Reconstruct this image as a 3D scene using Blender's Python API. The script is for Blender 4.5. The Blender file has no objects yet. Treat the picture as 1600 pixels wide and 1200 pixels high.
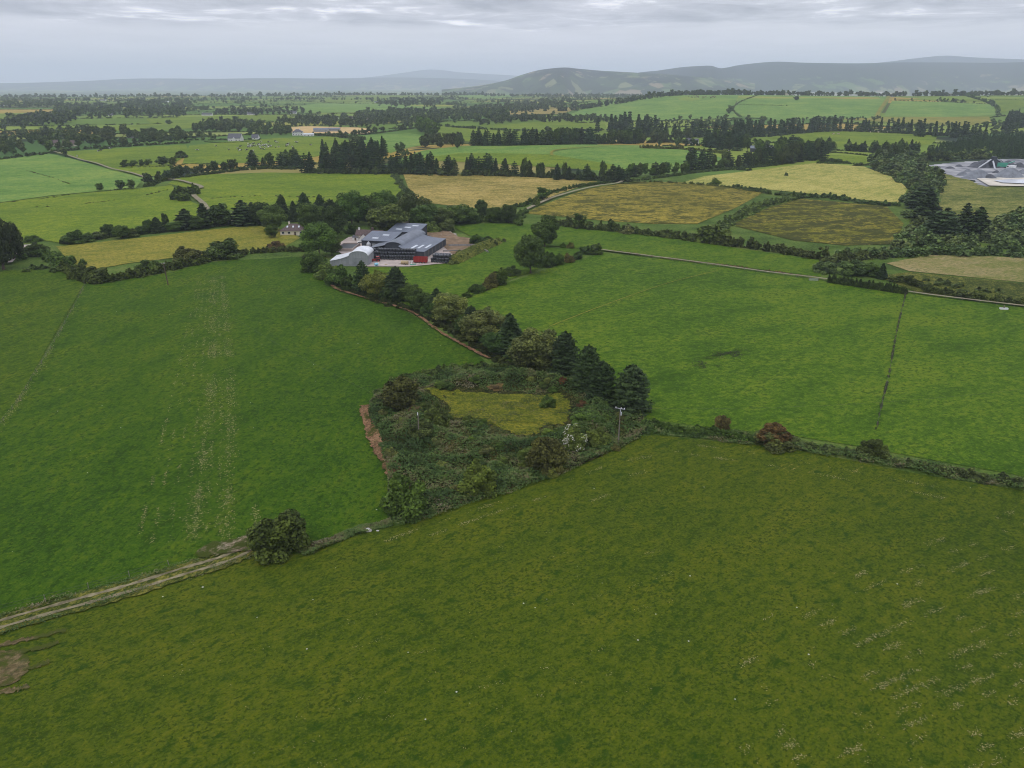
import bpy, bmesh, math, random
import numpy as np
R = math.radians
random.seed(7); RNG = np.random.default_rng(7)
scene = bpy.context.scene
COL = scene.collection

# ------------------------------------------------------------------ camera
FPX, HC = 1208.0, 75.0
PITCH = math.atan((600 - 128) / FPX)
cam = bpy.data.objects.new('camera', bpy.data.cameras.new('camera')); COL.objects.link(cam)
cam.location = (0, 0, HC); cam.rotation_euler = (math.pi / 2 - PITCH, 0, 0)
cam.data.sensor_width = 36; cam.data.lens = FPX / 1600 * 36
cam.data.clip_start = 1; cam.data.clip_end = 90000
scene.camera = cam

# ------------------------------------------------------------------ sky, sun, exposure
SUN_EL, SUN_AZ = R(55), R(215)
world = bpy.data.worlds.new('World'); scene.world = world; world.use_nodes = True
nt = world.node_tree; nt.nodes.clear(); L = nt.links.new
def N(t, **k):
    n = nt.nodes.new(t)
    for a, b in k.items(): setattr(n, a, b)
    return n
def math_n(op, a, b=None, c=None):
    n = N('ShaderNodeMath', operation=op)
    for i, v in enumerate((a, b, c)):
        if v is None: continue
        if isinstance(v, (int, float)): n.inputs[i].default_value = v
        else: L(v, n.inputs[i])
    return n.outputs[0]
def ramp_n(f, stops, interp='LINEAR'):
    n = N('ShaderNodeValToRGB'); cr = n.color_ramp; cr.interpolation = interp
    while len(cr.elements) < len(stops): cr.elements.new(0.5)
    for e, (p, c) in zip(cr.elements, stops):
        e.position = p; e.color = (*c, 1) if len(c) == 3 else c
    L(f, n.inputs[0]); return n.outputs[0]
def mix_n(f, a, b, blend='MIX'):
    n = N('ShaderNodeMix', data_type='RGBA', blend_type=blend)
    for i, v in ((0, f), (6, a), (7, b)):
        if isinstance(v, (int, float)): n.inputs[i].default_value = v
        elif isinstance(v, tuple): n.inputs[i].default_value = (*v, 1) if len(v) == 3 else v
        else: L(v, n.inputs[i])
    return n.outputs[2]
def noise_n(vec, scale, detail=4, rough=.5, dist=0.0, out=0):
    n = N('ShaderNodeTexNoise'); n.inputs['Scale'].default_value = scale; n.inputs['Detail'].default_value = detail
    n.inputs['Roughness'].default_value = rough; n.inputs['Distortion'].default_value = dist
    L(vec, n.inputs['Vector']); return n.outputs[out]
def vscale_n(vec, s, rot=0.0):
    n = N('ShaderNodeMapping'); n.inputs['Scale'].default_value = s; n.inputs['Rotation'].default_value = (0, 0, rot)
    L(vec, n.inputs['Vector']); return n.outputs[0]
def comb_n(x, y, z):
    n = N('ShaderNodeCombineXYZ')
    for i, v in enumerate((x, y, z)):
        if isinstance(v, (int, float)): n.inputs[i].default_value = v
        else: L(v, n.inputs[i])
    return n.outputs[0]

sky = N('ShaderNodeTexSky', sky_type='NISHITA', sun_disc=False)
sky.sun_elevation = SUN_EL; sky.sun_rotation = SUN_AZ; sky.air_density = 1.5; sky.dust_density = 4
tc = N('ShaderNodeTexCoord'); sep = N('ShaderNodeSeparateXYZ'); L(tc.outputs['Generated'], sep.inputs[0])
zz = math_n('MAXIMUM', sep.outputs[2], 0.0)
# brightness by elevation of an overcast sky (rises towards the zenith)
ov = ramp_n(zz, [(0.0, (.66, .665, .75)), (0.04, (.70, .705, .785)), (0.12, (.71, .715, .785)), (0.35, (.95, .98, 1.10)), (1.0, (1.46, 1.5, 1.70))])
# cloud deck seen in perspective
den = math_n('ADD', zz, .045)
deck = comb_n(math_n('DIVIDE', sep.outputs[0], den), math_n('DIVIDE', sep.outputs[1], den), 0.0)
n1 = noise_n(vscale_n(deck, (.85, .75, 1)), 1.0, 6, .56, .6)
n2 = noise_n(vscale_n(deck, (2.6, 2.2, 1)), 1.0, 5, .58, .5)
edge = noise_n(vscale_n(deck, (.5, .15, 1)), 1.0, 4, .5)
lift_ = math_n('ADD', zz, math_n('MULTIPLY', math_n('SUBTRACT', edge, .5), .03))
cover = ramp_n(lift_, [(0.056, (0, 0, 0)), (0.063, (1, 1, 1))])
cl = ramp_n(math_n('ADD', math_n('MULTIPLY', n1, .7), math_n('MULTIPLY', n2, .3)), [(.34, (.52, .54, .58)), (.46, (.72, .735, .765)), (.55, (.90, .91, .93)), (.65, (1.6, 1.58, 1.53))])
lowc = ramp_n(n1, [(.35, (.95, .955, .96)), (.65, (1.03, 1.03, 1.03))])
shade = mix_n(cover, lowc, cl)
clouds = mix_n(1.0, ov, shade, 'MULTIPLY')
bg1 = N('ShaderNodeBackground'); L(sky.outputs[0], bg1.inputs[0]); bg1.inputs[1].default_value = .05
bg2 = N('ShaderNodeBackground'); L(clouds, bg2.inputs[0]); bg2.inputs[1].default_value = 1.22
mx = N('ShaderNodeMixShader'); mx.inputs[0].default_value = .92; L(bg1.outputs[0], mx.inputs[1]); L(bg2.outputs[0], mx.inputs[2])
wo = N('ShaderNodeOutputWorld'); L(mx.outputs[0], wo.inputs[0])

sun = bpy.data.objects.new('sun', bpy.data.lights.new('sun', 'SUN')); COL.objects.link(sun)
sun.data.energy = .7; sun.data.angle = R(25); sun.data.color = (1, .96, .9)
sun.rotation_euler = (math.pi / 2 - SUN_EL, 0, math.pi - SUN_AZ)
scene.view_settings.view_transform = 'Standard'; scene.view_settings.look = 'None'
scene.view_settings.exposure = 0.0; scene.view_settings.gamma = 1
cy = scene.cycles
cy.max_bounces = 4; cy.diffuse_bounces = 2; cy.glossy_bounces = 2; cy.transmission_bounces = 2; cy.volume_bounces = 2
cy.transparent_max_bounces = 4; cy.use_denoising = True; cy.caustics_reflective = False; cy.caustics_refractive = False
cy.volume_max_steps = 64; cy.pixel_filter_type = 'BLACKMAN_HARRIS'; cy.filter_width = 1.05

# ------------------------------------------------------------------ terrain
def sst(a, b, x):
    t = np.clip((x - a) / (b - a), 0, 1); return t * t * (3 - 2 * t)
RING = (-1.5, 172.0, 23.0, 21.0)
def Z(x, y):
    x = np.asarray(x, float); y = np.asarray(y, float); d = np.hypot(x, y)
    z = 36 * np.exp(-((y - 2350) / np.where(y < 2350, 430, 900)) ** 2) * sst(60, 520, x)
    z = z + 9 * np.exp(-((x - 40) / 210) ** 2 - ((y - 900) / 120) ** 2)
    z = z - 70 * sst(4800, 7600, d)
    z = z + 2.2 * np.sin(x / 170 + 1) * np.sin(y / 230) * sst(550, 1000, d) * (1 - sst(4000, 6000, d))
    r = np.hypot((x - RING[0]) / RING[2], (y - RING[1]) / RING[3])
    z = z + 2.1 * np.exp(-((r - 1) / .16) ** 2)
    return z
_T = np.geomspace(40, 60000, 900)
def at(px, py, dz=0.0):
    """world point on the terrain (lifted by dz) that stands at this place of the photograph"""
    a = (px - 800) / FPX; b = -(py - 600) / FPX
    c, s = math.cos(PITCH), math.sin(PITCH)
    d = np.array([a, c + b * s, -s + b * c])
    g = HC + d[2] * _T - (Z(d[0] * _T, d[1] * _T) + dz)
    k = np.argmax(g < 0)
    if g[k] >= 0: k = len(_T) - 1
    lo, hi = _T[max(k - 1, 0)], _T[k]
    for _ in range(24):
        m = (lo + hi) / 2
        if HC + d[2] * m - (float(Z(d[0] * m, d[1] * m)) + dz) < 0: hi = m
        else: lo = m
    return np.array([d[0] * hi, d[1] * hi, HC + d[2] * hi])
def top_h(p, py):
    """height above point p that reaches picture row py"""
    b = -(py - 600) / FPX; c, s = math.cos(PITCH), math.sin(PITCH)
    return HC + (-s + b * c) * p[1] / (c + b * s) - p[2]
def mpp(p): return math.hypot(p[1], HC - p[2]) / FPX      # metres per photo pixel
def smooth(pts, n=6, closed=False):
    P = [np.array(q, float) for q in pts]; out = []; k = len(P)
    rng = range(k) if closed else range(k - 1)
    for i in rng:
        p0, p1, p2, p3 = (P[(i + j) % k] if closed else P[min(max(i + j, 0), k - 1)] for j in (-1, 0, 1, 2))
        for t in np.linspace(0, 1, n, endpoint=False):
            out.append(.5 * (2 * p1 + (p2 - p0) * t + (2 * p0 - 5 * p1 + 4 * p2 - p3) * t ** 2 + (3 * p1 - p0 - 3 * p2 + p3) * t ** 3))
    if not closed: out.append(P[-1])
    return out
def world_line(pts, n=6):
    return [at(q[0], q[1]) for q in smooth(pts, n)]
def resample(line, step):
    line = [np.array(p) for p in line]; out = [line[0]]; acc = 0
    for a, b in zip(line, line[1:]):
        l = np.linalg.norm((b - a)[:2]); 
        if l < 1e-6: continue
        while acc + l >= step:
            t = (step - acc) / l; a = a + (b - a) * t; out.append(a); l = np.linalg.norm((b - a)[:2]); acc = 0
        acc += l
    return out
def inside(poly, x, y):
    c = False; j = len(poly) - 1
    for i in range(len(poly)):
        xi, yi = poly[i][:2]; xj, yj = poly[j][:2]
        if (yi > y) != (yj > y) and x < (xj - xi) * (y - yi) / (yj - yi) + xi: c = not c
        j = i
    return c

# ------------------------------------------------------------------ tags
def tag(o, label=None, cat=None, group=None, kind=None):
    if label: o['label'] = label
    if cat: o['category'] = cat
    if group: o['group'] = group
    if kind: o['kind'] = kind
    return o
def empty(name, loc=(0, 0, 0), rz=0.0):
    o = bpy.data.objects.new(name, None); o.empty_display_size = .3; COL.objects.link(o)
    o.location = loc; o.rotation_euler = (0, 0, rz); return o
def link(name, me, parent=None):
    o = bpy.data.objects.new(name, me); COL.objects.link(o)
    if parent is not None: o.parent = parent
    return o

# ------------------------------------------------------------------ materials
def lin(v):
    v /= 255.0
    return v / 12.92 if v <= .04045 else ((v + .055) / 1.055) ** 2.4
KALB = 1.42
def C(r, g, b, k=KALB): return (min(lin(r) * k, .85), min(lin(g) * k, .85), min(lin(b) * k, .85))
def CP(r, g, b): return C(r, g, b, .98)
def new_mat(name, rough=.9, spec=.2):
    global nt, L
    m = bpy.data.materials.new(name); m.use_nodes = True; nt = m.node_tree; L = nt.links.new
    b = nt.nodes['Principled BSDF']; b.inputs['Roughness'].default_value = rough; b.inputs['Specular IOR Level'].default_value = spec
    return m, b
def bump_to(b, h, strength, dist):
    n = N('ShaderNodeBump'); n.inputs['Strength'].default_value = strength; n.inputs['Distance'].default_value = dist
    L(h, n.inputs['Height']); L(n.outputs[0], b.inputs['Normal'])
def pos_n(): return N('ShaderNodeNewGeometry').outputs['Position']

def field_mat(name, lo, mid, hi, ang=0.0, dry=None, dry_amt=0.0, dry_len=.10, dry_w=1.2, big=.012, patch=.16, speck=0.0, tram=0.0, tram_w=12.0, rush=None, rush_amt=0.0, contrast=1.0, bump=.35, tuss=.75, tc=(.97, .86, .30), wts=(.18, .28, .29, .25), tsc=.95, clump=0.0):
    m, b = new_mat(name, .95, .08)
    p = pos_n(); pr = vscale_n(p, (1, 1, 1), R(ang))
    nb = noise_n(p, big, 5, .55)
    np_ = noise_n(vscale_n(pr, (1, .42, 1)), patch, 5, .6, .4)
    nf = noise_n(vscale_n(pr, (1, .55, 1)), patch * 6, 5, .65)
    nx = noise_n(vscale_n(pr, (1, .8, 1)), 2.6, 4, .75)
    tc_ = lambda c: (min(c[0] * tc[0], .9), c[1] * tc[1], c[2] * tc[2])
    if dry: dry = tuple(v * k for v, k in zip(dry, (.8, .8, .7)))
    if rush: rush = tuple(v * k for v, k in zip(rush, (.9, .85, .6)))
    lo, mid, hi = tc_(lo), tc_(mid), tc_(hi)
    s = math_n('ADD', math_n('ADD', math_n('MULTIPLY', nb, wts[0]), math_n('MULTIPLY', np_, wts[1])), math_n('ADD', math_n('MULTIPLY', nf, wts[2]), math_n('MULTIPLY', nx, wts[3])))
    w = .046 / contrast
    dk = tuple(v * .72 for v in lo); lt = tuple(v * 1.22 for v in hi)
    col = ramp_n(s, [(.505 - 2.4 * w, dk), (.505 - 1.2 * w, lo), (.505, mid), (.505 + 1.3 * w, hi), (.505 + 2.8 * w, lt)])
    # single darker tussocks, gathered in drifts
    tf = noise_n(vscale_n(pr, (1, .7, 1)), tsc, 3, .65, .3)
    tm_ = math_n('ADD', math_n('MULTIPLY', tf, .7), math_n('MULTIPLY', np_, .3))
    col = mix_n(math_n('MULTIPLY', ramp_n(tm_, [(.52, (0, 0, 0)), (.61, (1, 1, 1))]), tuss), col, tuple(v * k for v, k in zip(lo, (.52, .68, .7))))
    tl_ = noise_n(vscale_n(pr, (.8, 1, 1)), tsc * 1.3, 3, .7, .3)
    col = mix_n(math_n('MULTIPLY', ramp_n(tl_, [(.56, (0, 0, 0)), (.66, (1, 1, 1))]), tuss * .7), col, lt)
    if clump:
        ck = noise_n(vscale_n(pr, (1, .55, 1)), .52, 5, .72, .4)
        col = mix_n(math_n('MULTIPLY', ramp_n(ck, [(.54, (0, 0, 0)), (.66, (1, 1, 1))]), clump), col, tuple(v * k for v, k in zip(lo, (.56, .80, .9))))
    if rush:
        rm = noise_n(vscale_n(pr, (1, .6, 1)), .10, 6, .7, .8)
        rf = noise_n(vscale_n(pr, (1, .8, 1)), .38, 5, .75)
        rs = math_n('ADD', math_n('MULTIPLY', rm, .58), math_n('MULTIPLY', rf, .42))
        col = mix_n(ramp_n(rs, [(.58 - rush_amt * .25, (0, 0, 0)), (.63 - rush_amt * .22, (1, 1, 1))]), col, rush)
    if tram:
        wv = N('ShaderNodeTexWave', wave_type='BANDS', bands_direction='X'); wv.inputs['Scale'].default_value = 6.2832 / 20 / tram_w * 1.0
        wv.inputs['Distortion'].default_value = .6; wv.inputs['Detail'].default_value = 1; wv.inputs['Detail Scale'].default_value = .3
        L(pr, wv.inputs['Vector'])
        tm = ramp_n(wv.outputs[1], [(.78, (0, 0, 0)), (1, (1, 1, 1))])
        tm2 = math_n('MULTIPLY', math_n('MULTIPLY', tm, tram), ramp_n(noise_n(p, .03, 3), [(.35, (0, 0, 0)), (.6, (1, 1, 1))]))
        col = mix_n(tm2, col, hi)
    if dry:
        ds = noise_n(vscale_n(pr, (dry_w, dry_len, 1)), 1.0, 5, .7, .25)
        dm = noise_n(p, .022, 3, .5)
        df = noise_n(p, 1.6, 4, .75)
        k = math_n('ADD', math_n('ADD', math_n('MULTIPLY', ds, .5), math_n('MULTIPLY', dm, .26)), math_n('MULTIPLY', df, .24))
        t0 = .615 - dry_amt * .12
        col = mix_n(ramp_n(k, [(t0, (0, 0, 0)), (t0 + .05, (.85, .85, .85))]), col, dry)
    if speck:
        v = N('ShaderNodeTexVoronoi'); v.inputs['Scale'].default_value = .55; L(p, v.inputs['Vector'])
        sm = ramp_n(v.outputs['Distance'], [(.05, (1, 1, 1)), (.09, (0, 0, 0))])
        sel = N('ShaderNodeSeparateColor'); L(v.outputs['Color'], sel.inputs[0])
        on = math_n('MULTIPLY', math_n('GREATER_THAN', sel.outputs[0], 1 - speck), sm)
        col = mix_n(on, col, (.42, .42, .36))
    L(col, b.inputs['Base Color'])
    h = math_n('ADD', nx, math_n('MULTIPLY', nf, 1.5))
    bump_to(b, h, bump, .35)
    return m

def plain_mat(name, c, rough=.85, var=.25, scale=.8, spec=.25, metal=0.0, c2=None, bump=0.0, dirt=0.0):
    m, b = new_mat(name, rough, spec)
    p = N('ShaderNodeTexCoord').outputs['Object']
    n = noise_n(p, scale, 6, .62)
    lo = tuple(v * (1 - var) for v in c); hi = c2 or tuple(min(v * (1 + var), .9) for v in c)
    col = ramp_n(n, [(.36, lo), (.66, hi)])
    if dirt:
        st = noise_n(vscale_n(p, (2.2, 2.2, .25)), 1.0, 5, .6)
        col = mix_n(math_n('MULTIPLY', ramp_n(st, [(.5, (0, 0, 0)), (.75, (1, 1, 1))]), dirt), col, (.06, .05, .035))
    L(col, b.inputs['Base Color']); b.inputs['Metallic'].default_value = metal
    if bump: bump_to(b, n, bump, .1)
    return m

def ribbed_mat(name, c, axis='X', pitch=1.0, rough=.45, var=.18, metal=0.0, dirt=.35, spec=.3):
    """profiled sheeting: ribs as bump plus sheet-to-sheet tone and streaks"""
    m, b = new_mat(name, rough, spec)
    p = N('ShaderNodeTexCoord').outputs['Object']
    wv = N('ShaderNodeTexWave', wave_type='BANDS', bands_direction=axis); wv.inputs['Scale'].default_value = .314 / pitch * 1.0
    L(p, wv.inputs['Vector'])
    n = noise_n(p, .35, 5, .6)
    st = noise_n(vscale_n(p, (1.6, .25, .25) if axis == 'X' else (.25, 1.6, .25)), 1.0, 5, .6)
    col = ramp_n(n, [(.35, tuple(v * (1 - var) for v in c)), (.65, tuple(v * (1 + var) for v in c))])
    col = mix_n(math_n('MULTIPLY', ramp_n(st, [(.45, (0, 0, 0)), (.75, (1, 1, 1))]), dirt), col, tuple(v * .55 for v in c))
    L(col, b.inputs['Base Color']); b.inputs['Metallic'].default_value = metal
    bump_to(b, wv.outputs[1], .6, .06)
    return m

def leaf_mat(name):
    m, b = new_mat(name, .75, .12)
    oi = N('ShaderNodeObjectInfo'); at_ = N('ShaderNodeAttribute', attribute_name='tint'); at_.attribute_type = 'GEOMETRY'
    br = ramp_n(at_.outputs['Fac'], [(0, (.50, .54, .55)), (.5, (1.08, 1.10, 1.0)), (1, (2.1, 2.05, 1.45))])
    col = mix_n(1.0, oi.outputs['Color'], br, 'MULTIPLY')
    hs = N('ShaderNodeHueSaturation'); L(col, hs.inputs['Color'])
    L(math_n('ADD', .492, math_n('MULTIPLY', oi.outputs['Random'], .016)), hs.inputs['Hue'])
    L(math_n('ADD', .84, math_n('MULTIPLY', oi.outputs['Random'], .32)), hs.inputs['Value'])
    gm = mix_n(1.0, hs.outputs[0], (1.22, 1.20, .86), 'MULTIPLY')
    L(gm, b.inputs['Base Color'])
    return m
def scrub_mat(name, stops):
    """mixed undergrowth: the tint attribute picks the plant's own colour"""
    m, b = new_mat(name, .8, .1)
    at_ = N('ShaderNodeAttribute', attribute_name='tint'); at_.attribute_type = 'GEOMETRY'
    L(ramp_n(at_.outputs['Fac'], stops), b.inputs['Base Color'])
    return m

LEAF = leaf_mat('leaves')
BARK = plain_mat('bark', (.10, .075, .055), .95, .4, 6.0, .1)

# ------------------------------------------------------------------ mesh helpers
def quads_mesh(name, V, tint, mat, extra=None):
    """V: (n,4,3) quads; tint: (n,)"""
    V = np.asarray(V, np.float32); n = len(V)
    me = bpy.data.meshes.new(name)
    me.vertices.add(n * 4); me.vertices.foreach_set('co', V.reshape(-1))
    me.loops.add(n * 4); me.loops.foreach_set('vertex_index', np.arange(n * 4, dtype=np.int32))
    me.polygons.add(n); me.polygons.foreach_set('loop_start', np.arange(0, n * 4, 4, dtype=np.int32))
    me.polygons.foreach_set('loop_total', np.full(n, 4, np.int32))
    a = me.attributes.new('tint', 'FLOAT', 'FACE'); a.data.foreach_set('value', np.asarray(tint, np.float32))
    me.materials.append(mat); me.update(); me.validate()
    return me
class MB:
    def __init__(s): s.v = []; s.f = []; s.m = []
    def add(s, vs, fs, m=0):
        o = len(s.v); s.v += [tuple(map(float, q)) for q in vs]; s.f += [tuple(i + o for i in f) for f in fs]; s.m += [m] * len(fs); return s
    def box(s, x0, x1, y0, y1, z0, z1, m=0):
        v = [(x0, y0, z0), (x1, y0, z0), (x1, y1, z0), (x0, y1, z0), (x0, y0, z1), (x1, y0, z1), (x1, y1, z1), (x0, y1, z1)]
        return s.add(v, [(0, 3, 2, 1), (4, 5, 6, 7), (0, 1, 5, 4), (1, 2, 6, 5), (2, 3, 7, 6), (3, 0, 4, 7)], m)
    def obox(s, p0, p1, w, h, m=0):
        """a bar from p0 to p1, w wide and h high"""
        p0 = np.array(p0, float); p1 = np.array(p1, float); d = p1 - p0; d /= np.linalg.norm(d)
        u = np.cross(d, (0, 0, 1)); u = np.array((1., 0, 0)) if np.linalg.norm(u) < 1e-4 else u / np.linalg.norm(u); t = np.cross(u, d)
        c = [(-1, -1), (1, -1), (1, 1), (-1, 1)]
        v = [p + u * a * w / 2 + t * b * h / 2 for p in (p0, p1) for a, b in c]
        return s.add(v, [(0, 1, 2, 3), (7, 6, 5, 4), (0, 4, 5, 1), (1, 5, 6, 2), (2, 6, 7, 3), (3, 7, 4, 0)], m)
    def tube(s, pts, rs, n=8, m=0, cap=True):
        rings = []
        for i, (p, r) in enumerate(zip(pts, rs)):
            p = np.array(p, float); a = np.array(pts[max(i - 1, 0)], float); b = np.array(pts[min(i + 1, len(pts) - 1)], float)
            d = b - a; d /= (np.linalg.norm(d) + 1e-9)
            u = np.cross(d, (0, 0, 1.)); u = np.array((1., 0, 0)) if np.linalg.norm(u) < 1e-3 else u / np.linalg.norm(u); t = np.cross(d, u)
            rings.append([p + (u * math.cos(2 * math.pi * k / n) + t * math.sin(2 * math.pi * k / n)) * r for k in range(n)])
        v = [q for r in rings for q in r]; f = []
        for i in range(len(rings) - 1):
            for k in range(n): f.append((i * n + k, i * n + (k + 1) % n, (i + 1) * n + (k + 1) % n, (i + 1) * n + k))
        if cap: f += [tuple(range(n - 1, -1, -1)), tuple((len(rings) - 1) * n + k for k in range(n))]
        return s.add(v, f, m)
    def prism(s, prof, y0, y1, m=0):
        """profile in x,z swept along y"""
        n = len(prof); v = [(x, y0, z) for x, z in prof] + [(x, y1, z) for x, z in prof]
        return s.add(v, [tuple(range(n)), tuple(range(2 * n - 1, n - 1, -1))] + [(i, i + n, (i + 1) % n + n, (i + 1) % n) for i in range(n)], m)
    def mesh(s, name, mats):
        me = bpy.data.meshes.new(name); me.from_pydata(s.v, [], s.f)
        for m in (mats if isinstance(mats, (list, tuple)) else [mats]): me.materials.append(m)
        me.polygons.foreach_set('material_index', s.m); me.update(); me.validate()
        bm = bmesh.new(); bm.from_mesh(me); bmesh.ops.recalc_face_normals(bm, faces=bm.faces); bm.to_mesh(me); bm.free()
        return me
    def build(s, name, mats, parent=None): return link(name, s.mesh(name, mats), parent)

# ------------------------------------------------------------------ ground sheets
FIELDS_W = []           # world polygons of the fields drawn one by one
def sheet(name, poly_w, mat, lift=1, label=None, cell=None, kind='structure', cat='field', hfun=None):
    bm = bmesh.new()
    vs = [bm.verts.new((p[0], p[1], 0)) for p in poly_w]
    f = bm.faces.new(vs); bmesh.ops.triangulate(bm, faces=[f])
    xs = [p[0] for p in poly_w]; ys = [p[1] for p in poly_w]
    dm = math.hypot(sum(xs) / len(xs), sum(ys) / len(ys))
    c = cell or max(5, .03 * dm)
    for ax, (lo, hi) in enumerate(((min(xs), max(xs)), (min(ys), max(ys)))):
        k = math.floor(lo / c) + 1
        while k * c < hi:
            co = (k * c, 0, 0) if ax == 0 else (0, k * c, 0); no = (1, 0, 0) if ax == 0 else (0, 1, 0)
            bmesh.ops.bisect_plane(bm, geom=bm.verts[:] + bm.edges[:] + bm.faces[:], plane_co=co, plane_no=no); k += 1
    for v in bm.verts:
        d = math.hypot(v.co.x, v.co.y)
        v.co.z = float(Z(v.co.x, v.co.y)) + (.045 + .00045 * d) * lift + (hfun(v.co.x, v.co.y) if hfun else 0)
    bmesh.ops.recalc_face_normals(bm, faces=bm.faces)
    up = sum(fc.normal.z for fc in bm.faces)
    if up < 0: bmesh.ops.reverse_faces(bm, faces=bm.faces)
    me = bpy.data.meshes.new(name); bm.to_mesh(me); bm.free(); me.materials.append(mat)
    o = link(name, me); tag(o, label, cat, None, kind); return o
def field(pts, mat, lift=1, label=None, sm=3, name='field', cell=None, cull=True, rag=0.0):
    P = [at(q[0], q[1]) for q in smooth(pts, sm if not rag else 10, True)]
    if rag: P = [p + np.array([random.gauss(0, rag), random.gauss(0, rag), 0]) for p in P]
    if cull: FIELDS_W.append(P)
    return sheet(name, P, mat, lift, label, cell)
def strip(pts, width, mat, lift=3, label=None, name='path', n=8, jitter=.12, cell=4.0, cat='path'):
    Ln = world_line(pts, n); lft = []; rgt = []
    for i, p in enumerate(Ln):
        a = Ln[max(i - 1, 0)]; b = Ln[min(i + 1, len(Ln) - 1)]; d = (b - a)[:2]; d = d / (np.linalg.norm(d) + 1e-9); nrm = np.array([-d[1], d[0]])
        w = (width(i / (len(Ln) - 1)) if callable(width) else width) / 2
        lft.append(p[:2] + nrm * w * random.uniform(1 - jitter, 1 + jitter)); rgt.append(p[:2] - nrm * w * random.uniform(1 - jitter, 1 + jitter))
    bm = bmesh.new(); rows = []
    for l, r in zip(lft, rgt):
        row = []
        for t in (0, .5, 1):
            q = l + (r - l) * t; d = math.hypot(*q)
            row.append(bm.verts.new((q[0], q[1], float(Z(q[0], q[1])) + (.045 + .00045 * d) * lift)))
        rows.append(row)
    for a, b in zip(rows, rows[1:]):
        for k in (0, 1): bm.faces.new((a[k], a[k + 1], b[k + 1], b[k]))
    bmesh.ops.recalc_face_normals(bm, faces=bm.faces)
    if sum(f.normal.z for f in bm.faces) < 0: bmesh.ops.reverse_faces(bm, faces=bm.faces)
    me = bpy.data.meshes.new(name); bm.to_mesh(me); bm.free(); me.materials.append(mat)
    return tag(link(name, me), label, cat, None, 'structure')

G_FORE = field_mat('olive_pasture', C(46, 62, 20), C(62, 74, 25), C(74, 80, 31), ang=52, dry=C(132, 118, 68), dry_amt=-.06, dry_len=.05, dry_w=1.1, patch=.13, big=.03, speck=.07, contrast=1.0, tuss=.8, tc=(.87, .84, .27), wts=(.14, .24, .31, .31), tsc=1.9, clump=.9)
G_LEFT = field_mat('left_pasture', C(36, 66, 16), C(48, 80, 21), C(64, 88, 27), ang=8, dry=C(128, 130, 58), dry_amt=.0, dry_len=.10, dry_w=1.1, patch=.12, speck=.04, tram=.0, tram_w=3.2, tc=(0.94, 0.74, 0.27))
G_LEFT2 = field_mat('far_left_pasture', C(40, 66, 18), C(54, 80, 23), C(68, 86, 28), ang=15, patch=.12, tc=(0.96, 0.80, 0.27))
G_RIGHT = field_mat('right_pasture', C(42, 68, 20), C(56, 82, 27), C(74, 92, 36), ang=60, patch=.10, dry=C(120, 112, 64), dry_amt=-.12, contrast=1.1, tc=(1.08, .96, 0.36))
G_MID = field_mat('mid_pasture', C(66, 90, 34), C(82, 104, 42), C(102, 116, 52), ang=70, patch=.06, dry=C(130, 122, 72), dry_amt=-.05, dry_len=.03, dry_w=.2, bump=.2)
G_MID2 = field_mat('blue_green_pasture', C(52, 86, 40), C(66, 98, 50), C(86, 110, 58), ang=75, patch=.05, bump=.2, tc=(1.55, 1.18, 0.78))
G_YEL = field_mat('dry_meadow', C(84, 92, 38), C(108, 106, 50), C(126, 118, 60), ang=70, patch=.12, dry=C(140, 124, 78), dry_amt=.1, bump=.25, tc=(0.92, 0.86, 0.55))
G_BROWN = field_mat('brown_meadow', C(100, 96, 44), C(134, 118, 64), C(152, 132, 80), ang=80, patch=.14, contrast=1.7, rush=C(98, 88, 38), rush_amt=.15, dry=C(150, 130, 80), dry_amt=.2, bump=.3, tc=(.80, .80, .70))
G_RUSH = field_mat('rushy_meadow', C(90, 86, 36), C(120, 110, 54), C(136, 122, 66), ang=85, patch=.10, rush=C(62, 64, 24), rush_amt=.42, contrast=1.2, bump=.5, tc=(0.88, 0.85, 0.5))
G_RUSHD = field_mat('dark_rushy_meadow', C(78, 80, 28), C(98, 98, 36), C(124, 112, 58), ang=80, patch=.10, rush=C(52, 56, 22), rush_amt=.52, contrast=1.2, bump=.5, tc=(0.88, 0.85, 0.5))
G_HAY = field_mat('hay_meadow', C(112, 116, 56), C(138, 128, 72), C(152, 140, 86), ang=40, patch=.14, contrast=1.6, tram=.5, tram_w=9, dry=C(152, 136, 88), dry_amt=.1, bump=.2, tc=(.86, .88, .70))
G_BARE = field_mat('bare_meadow', C(92, 96, 46), C(120, 108, 70), C(136, 120, 86), ang=80, patch=.10, dry=C(140, 122, 92), dry_amt=.3, bump=.3, tc=(.85, .86, .80))
G_TAN = field_mat('stubble', C(160, 136, 84), C(184, 152, 98), C(196, 164, 108), ang=80, patch=.05, bump=.1, tc=(.74, .76, .86))
G_RING = field_mat('fort_meadow', C(78, 84, 30), C(100, 98, 32), C(122, 112, 40), ang=80, patch=.35, dry=C(124, 108, 72), dry_amt=.22, dry_len=.25, dry_w=.5, contrast=1.4, bump=.8, tc=(.70, .76, .56))
G_SCRUB = field_mat('scrub_floor', C(30, 38, 16), C(48, 54, 26), C(74, 68, 40), ang=30, patch=.4, dry=C(96, 84, 56), dry_amt=.25, dry_len=.3, dry_w=.6, contrast=1.4, bump=1.0, tc=(0.9, 0.85, 0.6))
G_ROUGH = field_mat('rough_grass', C(50, 62, 26), C(78, 84, 38), C(112, 108, 60), ang=20, patch=.3, dry=C(120, 108, 66), dry_amt=.2, contrast=1.2, bump=.8, tc=(0.85, 0.82, 0.55))
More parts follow.
